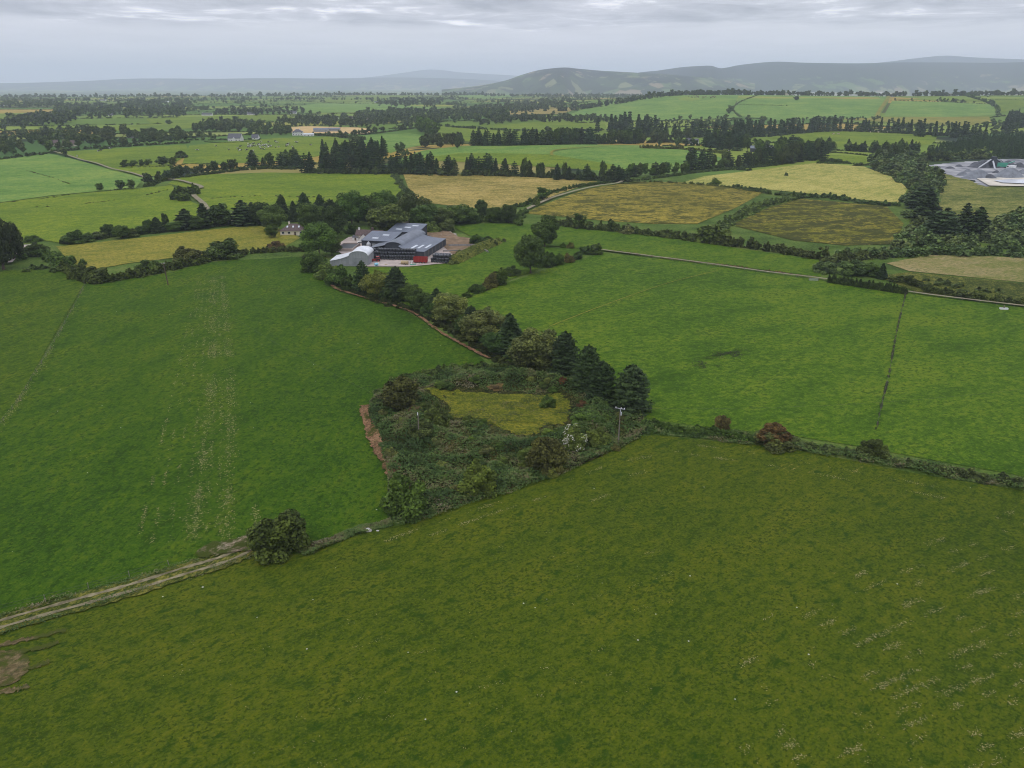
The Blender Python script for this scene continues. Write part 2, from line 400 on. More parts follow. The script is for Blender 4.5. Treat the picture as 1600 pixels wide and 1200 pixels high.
G_QB = field_mat('bank_grass', C(72, 82, 34), C(104, 104, 52), C(134, 124, 74), ang=70, patch=.12, dry=C(150, 134, 92), dry_amt=.15, contrast=1.6, bump=.5, tc=(.72, .76, .62))
SOIL = field_mat('red_soil', C(100, 78, 58), C(124, 96, 72), C(142, 114, 90), ang=20, patch=.5, rush=C(58, 62, 26), rush_amt=.28, contrast=1.4, bump=.8, tuss=.4, tc=(.78, .74, .66))
DIRT = plain_mat('track_dirt', CP(112, 104, 78), .95, .3, .7, .1, c2=CP(140, 130, 100), bump=.5)
GRAVEL = field_mat('pale_gravel', C(112, 100, 78), C(138, 124, 102), C(156, 144, 124), ang=20, patch=.6, rush=C(56, 66, 26), rush_amt=.36, contrast=1.5, bump=.8, tuss=.5, tc=(.72, .70, .68))
LANE = plain_mat('lane_gravel', CP(128, 120, 96), .95, .22, .5, .1, bump=.3)
CONC = plain_mat('yard_concrete', CP(168, 154, 144), .9, .22, .22, .2, dirt=0)
YARDSOIL = plain_mat('yard_soil', CP(120, 100, 78), .95, .3, .4, .1, bump=.5)

def build_ground():
    m, b = new_mat('far_countryside', .95, .05)
    p = pos_n()
    warp = noise_n(p, .0012, 3, .5, 0, 1)
    wv = N('ShaderNodeVectorMath', operation='MULTIPLY_ADD'); L(warp, wv.inputs[0]); wv.inputs[1].default_value = (260, 260, 0); L(p, wv.inputs[2])
    q = vscale_n(wv.outputs[0], (.0030, .0024, 0), R(18))
    v = N('ShaderNodeTexVoronoi'); v.inputs['Scale'].default_value = 1; L(q, v.inputs['Vector'])
    e = N('ShaderNodeTexVoronoi', feature='DISTANCE_TO_EDGE'); e.inputs['Scale'].default_value = 1; L(q, e.inputs['Vector'])
    sp = N('ShaderNodeSeparateColor'); L(v.outputs['Color'], sp.inputs[0])
    base = ramp_n(sp.outputs[0], [(0, C(58, 82, 38)), (.25, C(82, 104, 46)), (.5, C(92, 112, 52)), (.7, C(108, 116, 58)), (.85, C(118, 110, 62)), (.95, C(48, 62, 32))], 'CONSTANT')
    n = noise_n(p, .01, 5, .6)
    base = mix_n(.5, base, ramp_n(n, [(.3, (.5, .5, .5)), (.7, (1, 1, 1))]), 'MULTIPLY')
    woods = noise_n(p, .0016, 6, .62)
    base = mix_n(ramp_n(woods, [(.54, (0, 0, 0)), (.57, (1, 1, 1))]), base, (.022, .034, .018))
    base = mix_n(ramp_n(e.outputs['Distance'], [(.03, (1, 1, 1)), (.06, (0, 0, 0))]), base, (.022, .034, .018))
    near = ramp_n(math_n('ADD', math_n('MULTIPLY', noise_n(p, .05, 5, .6), .5), math_n('MULTIPLY', noise_n(p, .9, 4, .7), .5)), [(.40, C(44, 58, 22)), (.5, C(62, 80, 30)), (.6, C(84, 92, 44))])
    ln = N('ShaderNodeVectorMath', operation='LENGTH'); L(p, ln.inputs[0])
    base = mix_n(ramp_n(math_n('DIVIDE', ln.outputs['Value'], 1000), [(.68, (0, 0, 0)), (.72, (1, 1, 1))]), near, base)
    L(base, b.inputs['Base Color'])
    # polar sheet, finer near the middle, out to the horizon
    na = 900; rr = np.concatenate([np.arange(0, 60, 6.0)[1:], np.geomspace(60, 34000, 330)])
    an = np.linspace(0, 2 * np.pi, na, endpoint=False)
    X = np.outer(rr, np.sin(an)); Y = np.outer(rr, np.cos(an)); Zz = Z(X, Y)
    V = np.stack([X, Y, Zz], -1).reshape(-1, 3); V = np.vstack([V, [[0, 0, 0]]])
    F = []
    i = np.arange(len(rr) - 1)[:, None] * na; k = np.arange(na)[None]; k2 = (k + 1) % na
    Fq = np.stack([i + k, i + na + k, i + na + k2, i + k2], -1).reshape(-1, 4)
    me = bpy.data.meshes.new('ground'); c = len(V) - 1
    faces = Fq.tolist() + [(c, int(a), int((a + 1) % na)) for a in range(na)]
    me.from_pydata(V.tolist(), [], faces); me.materials.append(m); me.update()
    bm = bmesh.new(); bm.from_mesh(me); bmesh.ops.recalc_face_normals(bm, faces=bm.faces)
    bm.faces.ensure_lookup_table()
    if sum(f.normal.z for f in bm.faces) < 0: bmesh.ops.reverse_faces(bm, faces=bm.faces)
    bm.to_mesh(me); bm.free(); me.polygons.foreach_set('use_smooth', [True] * len(me.polygons))
    tag(link('ground', me), 'open farmland reaching to the hazy horizon', 'ground', None, 'structure')
build_ground()

# ------------------------------------------------------------------ far hills
def hill_mat(name, forest, stretch=1.0, wood=.5):
    m, b = new_mat(name, .95, .05)
    p = pos_n()
    q = vscale_n(p, (.0075 * stretch, .0036 * stretch, .008), R(10))
    v = N('ShaderNodeTexVoronoi'); v.inputs['Scale'].default_value = 1; v.inputs['Randomness'].default_value = .9; L(q, v.inputs['Vector'])
    sp = N('ShaderNodeSeparateColor'); L(v.outputs['Color'], sp.inputs[0])
    base = ramp_n(sp.outputs[0], [(0, C(38, 50, 28)), (.3, C(52, 66, 34)), (.52, C(80, 98, 48)), (.68, C(108, 112, 66)), (.82, C(124, 112, 78)), (.9, C(34, 44, 26))], 'CONSTANT')
    hz = N('ShaderNodeSeparateXYZ'); L(p, hz.inputs[0])
    w = math_n('ADD', noise_n(vscale_n(p, (1, .5, 3)), .0055, 8, .72), math_n('MULTIPLY', hz.outputs[2], .0009))
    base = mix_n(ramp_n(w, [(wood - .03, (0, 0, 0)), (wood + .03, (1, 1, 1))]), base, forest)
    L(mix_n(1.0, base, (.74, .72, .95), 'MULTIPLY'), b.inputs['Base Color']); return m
def hills(name, sky_px, dist, mat, depth, label, rough=.05, base=-75):
    P = smooth(sky_px, 10); n = len(P); rows = 28; V = []; rr = np.random.default_rng(int(dist))
    ph = rr.uniform(0, 6, 12)
    for j in range(rows + 1):
        v = -1 + 2 * j / rows
        for i, (px, py) in enumerate(P):
            a = (px - 800) / FPX; bq = -(py - 600) / FPX; c, s = math.cos(PITCH), math.sin(PITCH)
            fy = c + bq * s; D = dist * (1 + .04 * math.sin(i * .13 + ph[0]))
            x = a * D / fy; h = HC + (-s + bq * c) * D / fy
            prof = (1 - abs(v) ** 1.7) if v < 0 else (1 - v * v)
            wob = 1 + rough * (math.sin(i * .31 + j * .5 + ph[1]) + math.sin(i * .17 - j * .8 + ph[2])) * (1 - prof)
            V.append((x * (1 + v * depth / D), D + v * depth, base + (h - base) * max(prof, 0) * wob))
    F = [(j * n + i, j * n + i + 1, (j + 1) * n + i + 1, (j + 1) * n + i) for j in range(rows) for i in range(n - 1)]
    me = bpy.data.meshes.new(name); me.from_pydata(V, [], F); me.materials.append(mat); me.update()
    me.polygons.foreach_set('use_smooth', [True] * len(me.polygons))
    tag(link(name, me), label, 'hills', None, 'structure')
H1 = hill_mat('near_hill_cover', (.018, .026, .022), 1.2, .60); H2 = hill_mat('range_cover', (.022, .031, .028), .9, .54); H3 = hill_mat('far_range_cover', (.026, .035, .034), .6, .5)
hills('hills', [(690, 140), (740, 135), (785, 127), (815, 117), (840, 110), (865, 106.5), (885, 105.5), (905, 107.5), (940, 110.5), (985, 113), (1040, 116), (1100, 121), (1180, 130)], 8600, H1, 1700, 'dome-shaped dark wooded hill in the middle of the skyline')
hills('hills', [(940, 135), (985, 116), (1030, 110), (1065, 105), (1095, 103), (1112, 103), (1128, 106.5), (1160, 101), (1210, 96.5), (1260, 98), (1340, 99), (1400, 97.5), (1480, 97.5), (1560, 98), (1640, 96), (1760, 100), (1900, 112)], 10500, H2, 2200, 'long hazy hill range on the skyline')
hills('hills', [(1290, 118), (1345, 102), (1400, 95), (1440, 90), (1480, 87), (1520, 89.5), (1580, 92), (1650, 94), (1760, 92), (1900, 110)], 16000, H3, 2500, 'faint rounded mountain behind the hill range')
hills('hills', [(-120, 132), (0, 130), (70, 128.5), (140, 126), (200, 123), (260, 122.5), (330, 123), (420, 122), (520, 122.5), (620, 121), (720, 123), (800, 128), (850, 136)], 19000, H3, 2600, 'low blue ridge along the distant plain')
hills('hills', [(540, 124), (590, 119), (635, 113), (665, 109), (690, 109.5), (720, 113), (770, 116), (830, 120), (900, 127)], 27000, H3, 2600, 'very faint mountain almost lost in haze')

# ------------------------------------------------------------------ the fields, one by one
B_SOUTH = [(-60, 1000), (0, 968), (200, 915), (385, 868), (470, 866), (560, 836), (640, 818), (720, 790), (830, 752), (930, 712), (1000, 682), (1060, 684), (1130, 692), (1220, 700), (1340, 722), (1450, 744), (1660, 775)]
field([(-260, 1330), (-120, 1020)] + B_SOUTH + [(1900, 800), (1980, 1330)], G_FORE, 1, 'olive pasture with straw streaks filling the front of the view', 2, cell=6)
field([(-60, 985), (0, 958), (200, 906), (385, 855), (470, 850), (560, 826), (625, 806), (612, 735), (596, 694), (582, 655), (582, 640), (600, 612), (660, 590), (765, 572), (700, 527), (640, 490), (570, 463), (520, 445), (492, 420), (478, 402), (420, 405), (330, 410), (260, 428), (185, 438), (132, 444), (70, 560), (-10, 650), (-90, 760)], G_LEFT, 1, 'large vivid green pasture left of the ring fort', 2, cell=8)
field([(-90, 770), (-10, 655), (30, 625), (82, 530), (132, 444), (95, 425), (40, 421), (-60, 432), (-200, 460)], G_LEFT2, 1.3, 'green pasture beyond the wire fence at the left', 1, cell=8)
field([(735, 465), (800, 440), (880, 413), (945, 396), (1060, 408), (1180, 424), (1300, 441), (1420, 457), (1600, 479), (1760, 498), (1800, 800), (1600, 745), (1450, 718), (1340, 698), (1230, 680), (1100, 668), (1010, 655), (985, 645), (930, 605), (860, 570), (800, 545), (740, 505), (700, 480)], G_RIGHT, 1, 'broad green pasture right of the tree line', 1, cell=8)
field([(700, 352), (760, 350), (830, 351), (900, 357), (1000, 368), (1100, 381), (1200, 396), (1290, 409), (1282, 434), (1180, 421), (1060, 405), (945, 393), (880, 386), (800, 382), (740, 372)], G_RIGHT, 1.6, 'narrow green field above the gravel lane', 1, cell=10)
field([(560, 412), (620, 418), (700, 412), (735, 390), (770, 378), (870, 388), (935, 392), (860, 414), (790, 440), (735, 462), (690, 478), (648, 482), (600, 462), (550, 445)], G_RIGHT, 1.3, 'green paddock between farmyard and tree line', 1, cell=8)
field([(88, 386), (220, 372), (360, 356), (425, 353), (470, 372), (440, 388), (380, 394), (300, 400), (200, 412), (135, 424), (105, 405)], G_YEL, 1, 'dry yellowish meadow strip behind the left hedge', 1, cell=10)
field([(-120, 342), (0, 318), (80, 307), (215, 295), (268, 290), (292, 312), (330, 330), (362, 345), (250, 358), (150, 370), (95, 380), (40, 372), (-60, 380)], G_MID, 1, 'bright green sloping field left of the farm road', 1)
field([(-140, 262), (0, 250), (75, 240), (130, 253), (175, 266), (226, 279), (212, 294), (80, 306), (0, 317), (-140, 338)], G_MID2, 1, 'bluish green silage field at the far left', 1)
field([(82, 239), (180, 233), (290, 227), (298, 240), (272, 256), (262, 272), (228, 278), (176, 264), (128, 250)], G_MID, 1.4, 'green field behind the farm track', 1)
field([(296, 228), (355, 222), (440, 216), (520, 214), (560, 222), (600, 224), (505, 243), (470, 250), (400, 254), (330, 258), (285, 256)], G_MID, 1, 'green field with the dairy herd', 1)
field([(262, 288), (275, 279), (330, 273), (420, 270), (480, 271), (560, 272), (612, 272), (632, 296), (615, 312), (540, 318), (450, 326), (380, 330), (330, 326), (306, 306), (315, 298)], G_MID, 1, 'green field in front of the conifer belt', 1)
field([(630, 272), (720, 273), (830, 277), (935, 284), (900, 294), (850, 312), (800, 325), (735, 326), (660, 316), (640, 300)], G_BROWN, 1, 'brown unmown meadow behind the farm trees', 1)
field([(845, 322), (915, 296), (975, 286), (1060, 285), (1150, 293), (1192, 302), (1150, 325), (1090, 350), (1020, 350), (940, 345), (870, 338), (820, 334)], G_RUSH, 1, 'rushy brown meadow in the middle distance', 1)
field([(1142, 352), (1200, 325), (1252, 311), (1310, 316), (1385, 323), (1412, 350), (1398, 382), (1320, 384), (1240, 376)], G_RUSHD, 1, 'dark rushy square meadow', 1)
field([(1062, 287), (1100, 276), (1200, 264), (1275, 255), (1350, 261), (1402, 280), (1418, 296), (1405, 318), (1330, 311), (1255, 302), (1195, 296)], G_HAY, 1, 'pale mown hay field', 1)
field([(1385, 412), (1450, 399), (1540, 401), (1700, 408), (1700, 452), (1600, 442), (1500, 432), (1420, 424)], G_BARE, 1, 'pale bare strip of meadow at the right', 1)
field([(1370, 432), (1420, 426), (1500, 434), (1600, 444), (1720, 456), (1720, 492), (1600, 476), (1430, 456)], G_ROUGH, 1.3, 'rough grass behind the right hand bushes', 1)
field([(600, 258), (660, 236), (720, 229), (800, 227), (900, 226), (1010, 228), (1100, 236), (1128, 248), (1120, 262), (1060, 268), (940, 268), (800, 256), (700, 250)], G_MID2, 1, 'smooth convex field behind the conifer belt', 1)
field([(640, 250), (720, 240), (860, 242), (960, 258), (955, 268), (800, 258)], G_MID, 1.6, 'yellower corner of the convex field', 1)
field([(555, 222), (560, 212), (640, 209), (672, 213), (658, 228), (610, 240), (590, 232)], G_MID2, 1, 'blue green field beside the far conifers', 1)
field([(432, 207), (436, 200), (480, 198), (560, 200), (590, 204), (570, 210), (500, 209)], G_TAN, 1.2, 'tan stubble field beside the white villa', 1)
field([(668, 196), (760, 197), (860, 209), (850, 218), (735, 222), (672, 212)], G_MID, 1, 'green field before the spruce row', 1)
field([(740, 197), (850, 191), (945, 194), (948, 202), (880, 206), (820, 204)], G_MID, 1.2, 'pale green field beside the dark spruce clump', 1)
field([(885, 181), (930, 162), (985, 154), (1060, 150), (1180, 149), (1150, 160), (1143, 172), (1155, 184), (1060, 188), (960, 188)], G_MID2, 1, 'broad pale green hillside', 1)
field([(1150, 163), (1190, 149), (1250, 146), (1392, 145), (1388, 160), (1372, 184), (1300, 187), (1210, 188), (1160, 182), (1146, 172)], G_MID2, 1, 'pale green hillside with a lone tree', 1)
field([(1398, 156), (1400, 146), (1500, 145), (1545, 160), (1470, 158)], G_MID, 1, 'small green field on the ridge', 1)
field([(1380, 182), (1394, 158), (1470, 160), (1552, 164), (1558, 180), (1480, 184)], G_MID2, 1, 'blue green field on the ridge', 1)
field([(1505, 144), (1600, 143), (1760, 142), (1760, 165), (1600, 168), (1556, 178), (1550, 160)], G_MID, 1, 'green fields at the right end of the ridge', 1)
field([(1300, 187), (1380, 184), (1545, 183), (1550, 192), (1500, 198), (1380, 191)], G_YEL, 1.2, 'yellowish field below the ridge', 1)
field([(1200, 216), (1260, 207), (1320, 203), (1400, 207), (1465, 212), (1460, 224), (1420, 232), (1300, 230)], G_MID, 1, 'green field with the pale cattle', 1)
field([(1275, 254), (1282, 242), (1355, 245), (1352, 256)], G_MID, 1, 'small green paddock by the willow wood', 1)
field([(1440, 345), (1450, 300), (1450, 268), (1500, 277), (1530, 288), (1570, 290), (1700, 293), (1700, 340), (1600, 334), (1520, 350)], G_QB, 1, 'grassy bank below the quarry', 1)
field([(770, 178), (800, 172), (850, 168), (908, 168), (880, 178), (800, 180)], G_BROWN, 1.2, 'brown far field', 1)
field([(-80, 198), (0, 178), (60, 176), (92, 180), (96, 188), (20, 192)], G_MID, 1, 'rounded green far field at the left', 1)
field([(228, 186), (300, 183), (430, 180), (470, 184), (400, 190), (290, 195), (235, 193)], G_MID, 1, 'long green far field', 1)
field([(160, 199), (230, 195), (330, 191), (340, 199), (220, 206), (60, 202), (60, 198)], G_MID, 1.2, 'thin far field', 1)
field([(420, 172), (500, 162), (600, 163), (690, 170), (680, 176), (560, 176), (460, 177)], G_MID2, 1, 'broad far field above the village', 1)
field([(480, 157), (560, 151), (640, 148), (680, 150), (600, 157), (520, 161)], G_MID, 1, 'far green field', 1)
field([(712, 152), (745, 145), (790, 148), (800, 152), (755, 155)], G_MID2, 1, 'far rounded green field', 1)
# ring fort
RINGOUT = [(576, 642), (590, 620), (640, 596), (700, 584), (770, 576), (840, 584), (900, 602), (955, 632), (1003, 655), (1010, 676), (960, 704), (890, 735), (800, 764), (700, 796), (640, 815), (608, 800), (606, 745), (592, 700), (580, 665)]
field(RINGOUT, G_SCRUB, 2.5, 'overgrown floor of the ring fort', 2, 'ground', cell=2)
field([(664, 608), (700, 612), (760, 616), (841, 619), (872, 617), (890, 630), (887, 650), (880, 663), (853, 667), (829, 682), (804, 679), (776, 670), (758, 658), (733, 655), (707, 652), (700, 638), (684, 622)], G_RING, 3.2, 'yellow meadow inside the ring fort', 2, 'field', cell=2, cull=False, rag=.4)
strip([(571, 636), (575, 662), (587, 690), (602, 716), (618, 742)], lambda t: 2.4 + 1.2 * t, SOIL, 5, 'strip of bare red soil along the ring fort', 'soil_path', n=14, jitter=.3)
strip([(484, 405), (500, 430), (524, 452), (570, 467), (640, 488), (690, 522), (735, 547), (765, 562)], lambda t: 1.15, SOIL, 4, 'thin red soil strip under the tree line', 'soil_path', n=16, jitter=.55)
# track at the left
TRACK = [(-60, 1000), (0, 978), (120, 944), (200, 922), (290, 894), (350, 876), (395, 856)]
strip(TRACK, 5.0, G_ROUGH, 3, 'grassy farm track at the left', 'path')
for dv in (-.95, .95):
    Ln = world_line(TRACK, 8); 
    off = [];
    for i, p in enumerate(Ln):
        a = Ln[max(i - 1, 0)]; b_ = Ln[min(i + 1, len(Ln) - 1)]; d = (b_ - a)[:2]; d /= np.linalg.norm(d)
        off.append((p[0] - d[1] * dv, p[1] + d[0] * dv))
    bm = bmesh.new(); rows = []
    for i, q in enumerate(off):
        a = np.array(off[max(i - 1, 0)]); b_ = np.array(off[min(i + 1, len(off) - 1)]); d = b_ - a; d /= np.linalg.norm(d); w = .42 * random.uniform(.5, 1.15)
        rows.append([bm.verts.new((q[0] - d[1] * w * s_, q[1] + d[0] * w * s_, float(Z(*q)) + .34)) for s_ in (1, -1)])
    for a, b_ in zip(rows, rows[1:]): bm.faces.new((a[0], a[1], b_[1], b_[0]))
    bmesh.ops.recalc_face_normals(bm, faces=bm.faces)
    if sum(f.normal.z for f in bm.faces) < 0: bmesh.ops.reverse_faces(bm, faces=bm.faces)
    me = bpy.data.meshes.new('wheel_rut'); bm.to_mesh(me); bm.free(); me.materials.append(DIRT)
    tag(link('path', me), 'bare wheel rut of the farm track', 'path', None, 'structure')
field([(305, 868), (330, 852), (365, 846), (395, 838), (405, 848), (395, 862), (350, 868), (320, 874)], GRAVEL, 5, 'stony bare gateway patch beside the hawthorn', 2, 'soil_patch', cell=3, cull=False, rag=.16)
G_MUD = field_mat('worn_patch', C(84, 74, 50), C(104, 88, 64), C(124, 106, 82), ang=50, patch=.3, rush=C(58, 66, 28), rush_amt=.50, contrast=1.2, bump=.6, tc=(.60, .62, .52))
field([(-140, 1030), (0, 1018), (32, 1020), (46, 1036), (38, 1056), (8, 1074), (-60, 1088), (-140, 1098)], G_MUD, 2.2, 'worn muddy patch at the lower left', 2, 'soil_patch', cell=3, cull=False, rag=.12)
for mp in ([(-60, 1022), (10, 1008), (60, 996), (104, 986)], [(-60, 1034), (20, 1022), (70, 1012), (92, 1004)], [(0, 1050), (50, 1044), (78, 1034)], [(-20, 1085), (30, 1078), (44, 1072)]):
    strip(mp, .9, G_MUD, 2.6, 'worn streak beside the muddy patch', 'soil_patch', n=14, jitter=.75, cat='soil')
# lanes and roads
strip([(938, 392), (1000, 400), (1100, 413), (1200, 427), (1290, 438), (1420, 458), (1520, 471), (1700, 492)], lambda t: 1.6, LANE, 4, 'pale gravel lane between the fields', 'path')
strip([(258, 282), (275, 283), (290, 286), (315, 294), (302, 299), (304, 308), (318, 320), (330, 334), (360, 348)], 3.4, LANE, 4, 'pale farm road bending past the bushes', 'path')
strip([(78, 238), (100, 243), (128, 252), (150, 257), (176, 266), (205, 272), (226, 279)], 2.4, LANE, 4, 'straight farm track across the left fields', 'path')
strip([(820, 330), (860, 312), (900, 300), (935, 292), (965, 288), (978, 281)], 2.8, LANE, 4, 'grey lane beside the rushy meadow', 'path')
strip([(12, 414), (26, 398), (44, 386)], 4.0, CONC, 5, 'grey road corner at the left edge', 'road')
strip([(630, 360), (634, 350), (636, 338)], 4.0, LANE, 4, 'farm avenue behind the sheds', 'path')
strip([(862, 244), (868, 236), (920, 231), (990, 227)], 3.0, G_YEL, 3, 'faint path over the convex field', 'path')
strip([(1392, 147), (1384, 160), (1374, 175), (1370, 184)], 9.0, G_YEL, 3, 'brown ditch line up the hillside', 'path')
# tramline across the right field
strip([(1120, 425), (1040, 445), (940, 480), (858, 512)], .32, G_YEL, 3, 'faint yellow line across the right pasture', 'path')
# farmyard
field([(520, 388), (545, 372), (600, 365), (680, 372), (760, 376), (735, 396), (706, 412), (640, 418), (560, 418)], CONC, 2.6, 'concrete farmyard', 1, 'yard', cell=6, cull=False)
field([(640, 350), (690, 356), (716, 372), (770, 378), (742, 392), (710, 402), (690, 385), (660, 365)], YARDSOIL, 3.4, 'bare soil and rubble yard behind the sheds', 1, 'yard', cell=6, cull=False)
# quarry floor
QGREY = plain_mat('quarry_stone', CP(112, 114, 120), .95, .3, .05, .2, c2=CP(168, 166, 164), bump=.6)
QPALE = plain_mat('quarry_pale', CP(190, 182, 166), .95, .2, .08, .2, bump=.4)
field([(1452, 262), (1470, 257), (1540, 251), (1620, 250), (1760, 258), (1760, 300), (1600, 292), (1540, 292), (1525, 284), (1490, 276)], QGREY, 1.2, 'grey quarry floor', 1, 'quarry_floor', cell=12, rag=1.6)
field([(1526, 281), (1570, 279), (1700, 282), (1700, 296), (1600, 293), (1545, 292)], QPALE, 3, 'pale settling pond bank', 1, 'quarry_floor', cell=12, cull=False)
WATERM = plain_mat('milky_water', (.62, .63, .66), .15, .05, .1, .5)
field([(1552, 285), (1575, 283.5), (1700, 285), (1700, 290), (1600, 290), (1565, 288.5)], WATERM, 4.5, 'white settling pond at the quarry', 1, 'water', cell=12, cull=False)

# ------------------------------------------------------------------ far patchwork: fields in a jittered grid, hedges on their edges
FAR_EDGES = []
def patchwork():
    rr = random.Random(11); a = R(24); U, Vv = 300.0, 190.0; nu, nv = 44, 52
    ca, sa = math.cos(a), math.sin(a); G = {}
    for i in range(-nu // 2, nu // 2 + 1):
        for j in range(0, nv + 1):
            u = (i + rr.uniform(-.34, .34)) * U; v = (j + rr.uniform(-.3, .3)) * Vv - 1500
            if (j // 3) % 2: u += U * .5
            G[i, j] = (u * ca - v * sa, u * sa + v * ca)
    def ok(p):
        d = math.hypot(*p); return 640 < d < 6000 and p[1] > 300 and abs(math.atan2(p[0], p[1])) < R(41)
    V, F, T = [], [], []; pal = 6
    for i in range(-nu // 2, nu // 2):
        for j in range(nv):
            q = [G[i, j], G[i + 1, j], G[i + 1, j + 1], G[i, j + 1]]
            if all(ok(p) for p in q):
                o = len(V); t = rr.random(); k = 6
                for y in range(k + 1):
                    for x in range(k + 1):
                        s, r = x / k, y / k
                        px = (q[0][0] * (1 - s) + q[1][0] * s) * (1 - r) + (q[3][0] * (1 - s) + q[2][0] * s) * r
                        py = (q[0][1] * (1 - s) + q[1][1] * s) * (1 - r) + (q[3][1] * (1 - s) + q[2][1] * s) * r
                        V.append((px, py, float(Z(px, py)) + .02 + .0002 * math.hypot(px, py)))
                for y in range(k):
                    for x in range(k): F.append((o + y * (k + 1) + x, o + y * (k + 1) + x + 1, o + (y + 1) * (k + 1) + x + 1, o + (y + 1) * (k + 1) + x)); T.append(t)
            for p0, p1 in ((G[i, j], G[i + 1, j]), (G[i, j], G[i, j + 1])):
                if ok(p0) and ok(p1): FAR_EDGES.append((p0, p1))
    me = bpy.data.meshes.new('fields'); me.from_pydata(V, [], F)
    at_ = me.attributes.new('tint', 'FLOAT', 'FACE'); at_.data.foreach_set('value', T)
    m, b = new_mat('patchwork_fields', .95, .05)
    A = N('ShaderNodeAttribute', attribute_name='tint')
    K_ = lambda r, g, b: tuple(v * k for v, k in zip(C(r, g, b), (1.0, .9, .62)))
    base = ramp_n(A.outputs['Fac'], [(0, K_(64, 92, 44)), (.2, K_(86, 108, 48)), (.42, K_(74, 98, 42)), (.6, K_(98, 116, 56)), (.76, K_(110, 118, 60)), (.88, K_(126, 114, 66)), (.95, K_(60, 70, 36))], 'CONSTANT')
    n = noise_n(pos_n(), .012, 6, .6)
    L(mix_n(1.0, base, ramp_n(n, [(.3, (.82, .82, .82)), (.7, (1.14, 1.12, 1.08))]), 'MULTIPLY'), b.inputs['Base Color'])
    me.materials.append(m); me.update()
    bm = bmesh.new(); bm.from_mesh(me); bmesh.ops.recalc_face_normals(bm, faces=bm.faces)
    for f in bm.faces:
        if f.normal.z < 0: f.normal_flip()
    bm.to_mesh(me); bm.free()
    tag(link('farmland', me), 'patchwork of distant pastures', 'farmland', None, 'structure')
patchwork()

# ------------------------------------------------------------------ plants
def rand_dirs(r, n):
    v = r.normal(size=(n, 3)); return v / np.linalg.norm(v, axis=1, keepdims=True)
def quads_at(r, pts, nrm, size, jit=.95, aspect=.75):
    n = len(pts); d = nrm + rand_dirs(r, n) * jit; d /= np.linalg.norm(d, axis=1, keepdims=True)
    a = np.cross(d, rand_dirs(r, n)); a /= np.linalg.norm(a, axis=1, keepdims=True) + 1e-9; b = np.cross(d, a)
    s = (np.asarray(size) * r.uniform(.6, 1.25, n))[:, None]; a = a * s; b = b * s * aspect
    sk = r.uniform(-.35, .35, (n, 1)) * a
    return np.stack([pts - a - b * .6, pts + a * .7 - b + sk, pts + a + b * .7, pts - a * .6 + b - sk], 1)
def clumps(r, cen, rad, n, size, squash=.85, shell=.55):
    """leaf quads filling clumps: cen (k,3), rad (k,)"""
    k = len(cen); idx = np.repeat(np.arange(k), n); m = len(idx); d = rand_dirs(r, m)
    rr_ = (shell + (1 - shell) * r.random(m) ** .6) * rad[idx]; off = d * rr_[:, None]; off[:, 2] *= squash
    pts = cen[idx] + off
    ct = r.uniform(.22, .78, k)
    d = d * 1.0; tint = np.clip(ct[idx] + r.normal(0, .17, m), 0, 1)
    return quads_at(r, pts, d, size), tint
def broadleaf(seed, n_cl=38, per=150, size=.028, lo=.12, wide=.36, dome=1.0):
    """unit height crown; returns quads, tint"""
    r = np.random.default_rng(seed); cen = []
    axis_w = r.uniform(.85, 1.15, 2)
    while len(cen) < n_cl:
        d = rand_dirs(r, 1)[0]; q = r.random() ** .45
        p = np.array([d[0] * wide * axis_w[0], d[1] * wide * axis_w[1], d[2] * (1 - lo) / 2]) * q * .82
        p[2] += lo + (1 - lo) / 2
        if p[2] < lo + .12: p[:2] *= .85
        cen.append(p)
    cen = np.array(cen); rad = r.uniform(.10, .17, n_cl)
    hole = rand_dirs(r, 2) * [[wide, wide, .3]] + [[0, 0, .6]]
    keep = np.min(np.linalg.norm(cen[:, None] - hole[None], axis=2), axis=1) > .15
    Q, t = clumps(r, cen[keep], rad[keep], per, size)
    ex = r.integers(0, len(cen), 14); d = rand_dirs(r, 14); d[:, 2] = np.abs(d[:, 2]) * .8 + .1      # stray sprigs break the outline
    sc = cen[ex] + d * rad[ex][:, None] * 1.05
    Q2, t2 = clumps(r, sc, np.full(14, .055), max(per // 6, 6), size)
    Q, t = np.concatenate([Q, Q2]), np.concatenate([t, t2])
    Q[..., 2] = np.maximum(Q[..., 2], .01)
    return Q, t
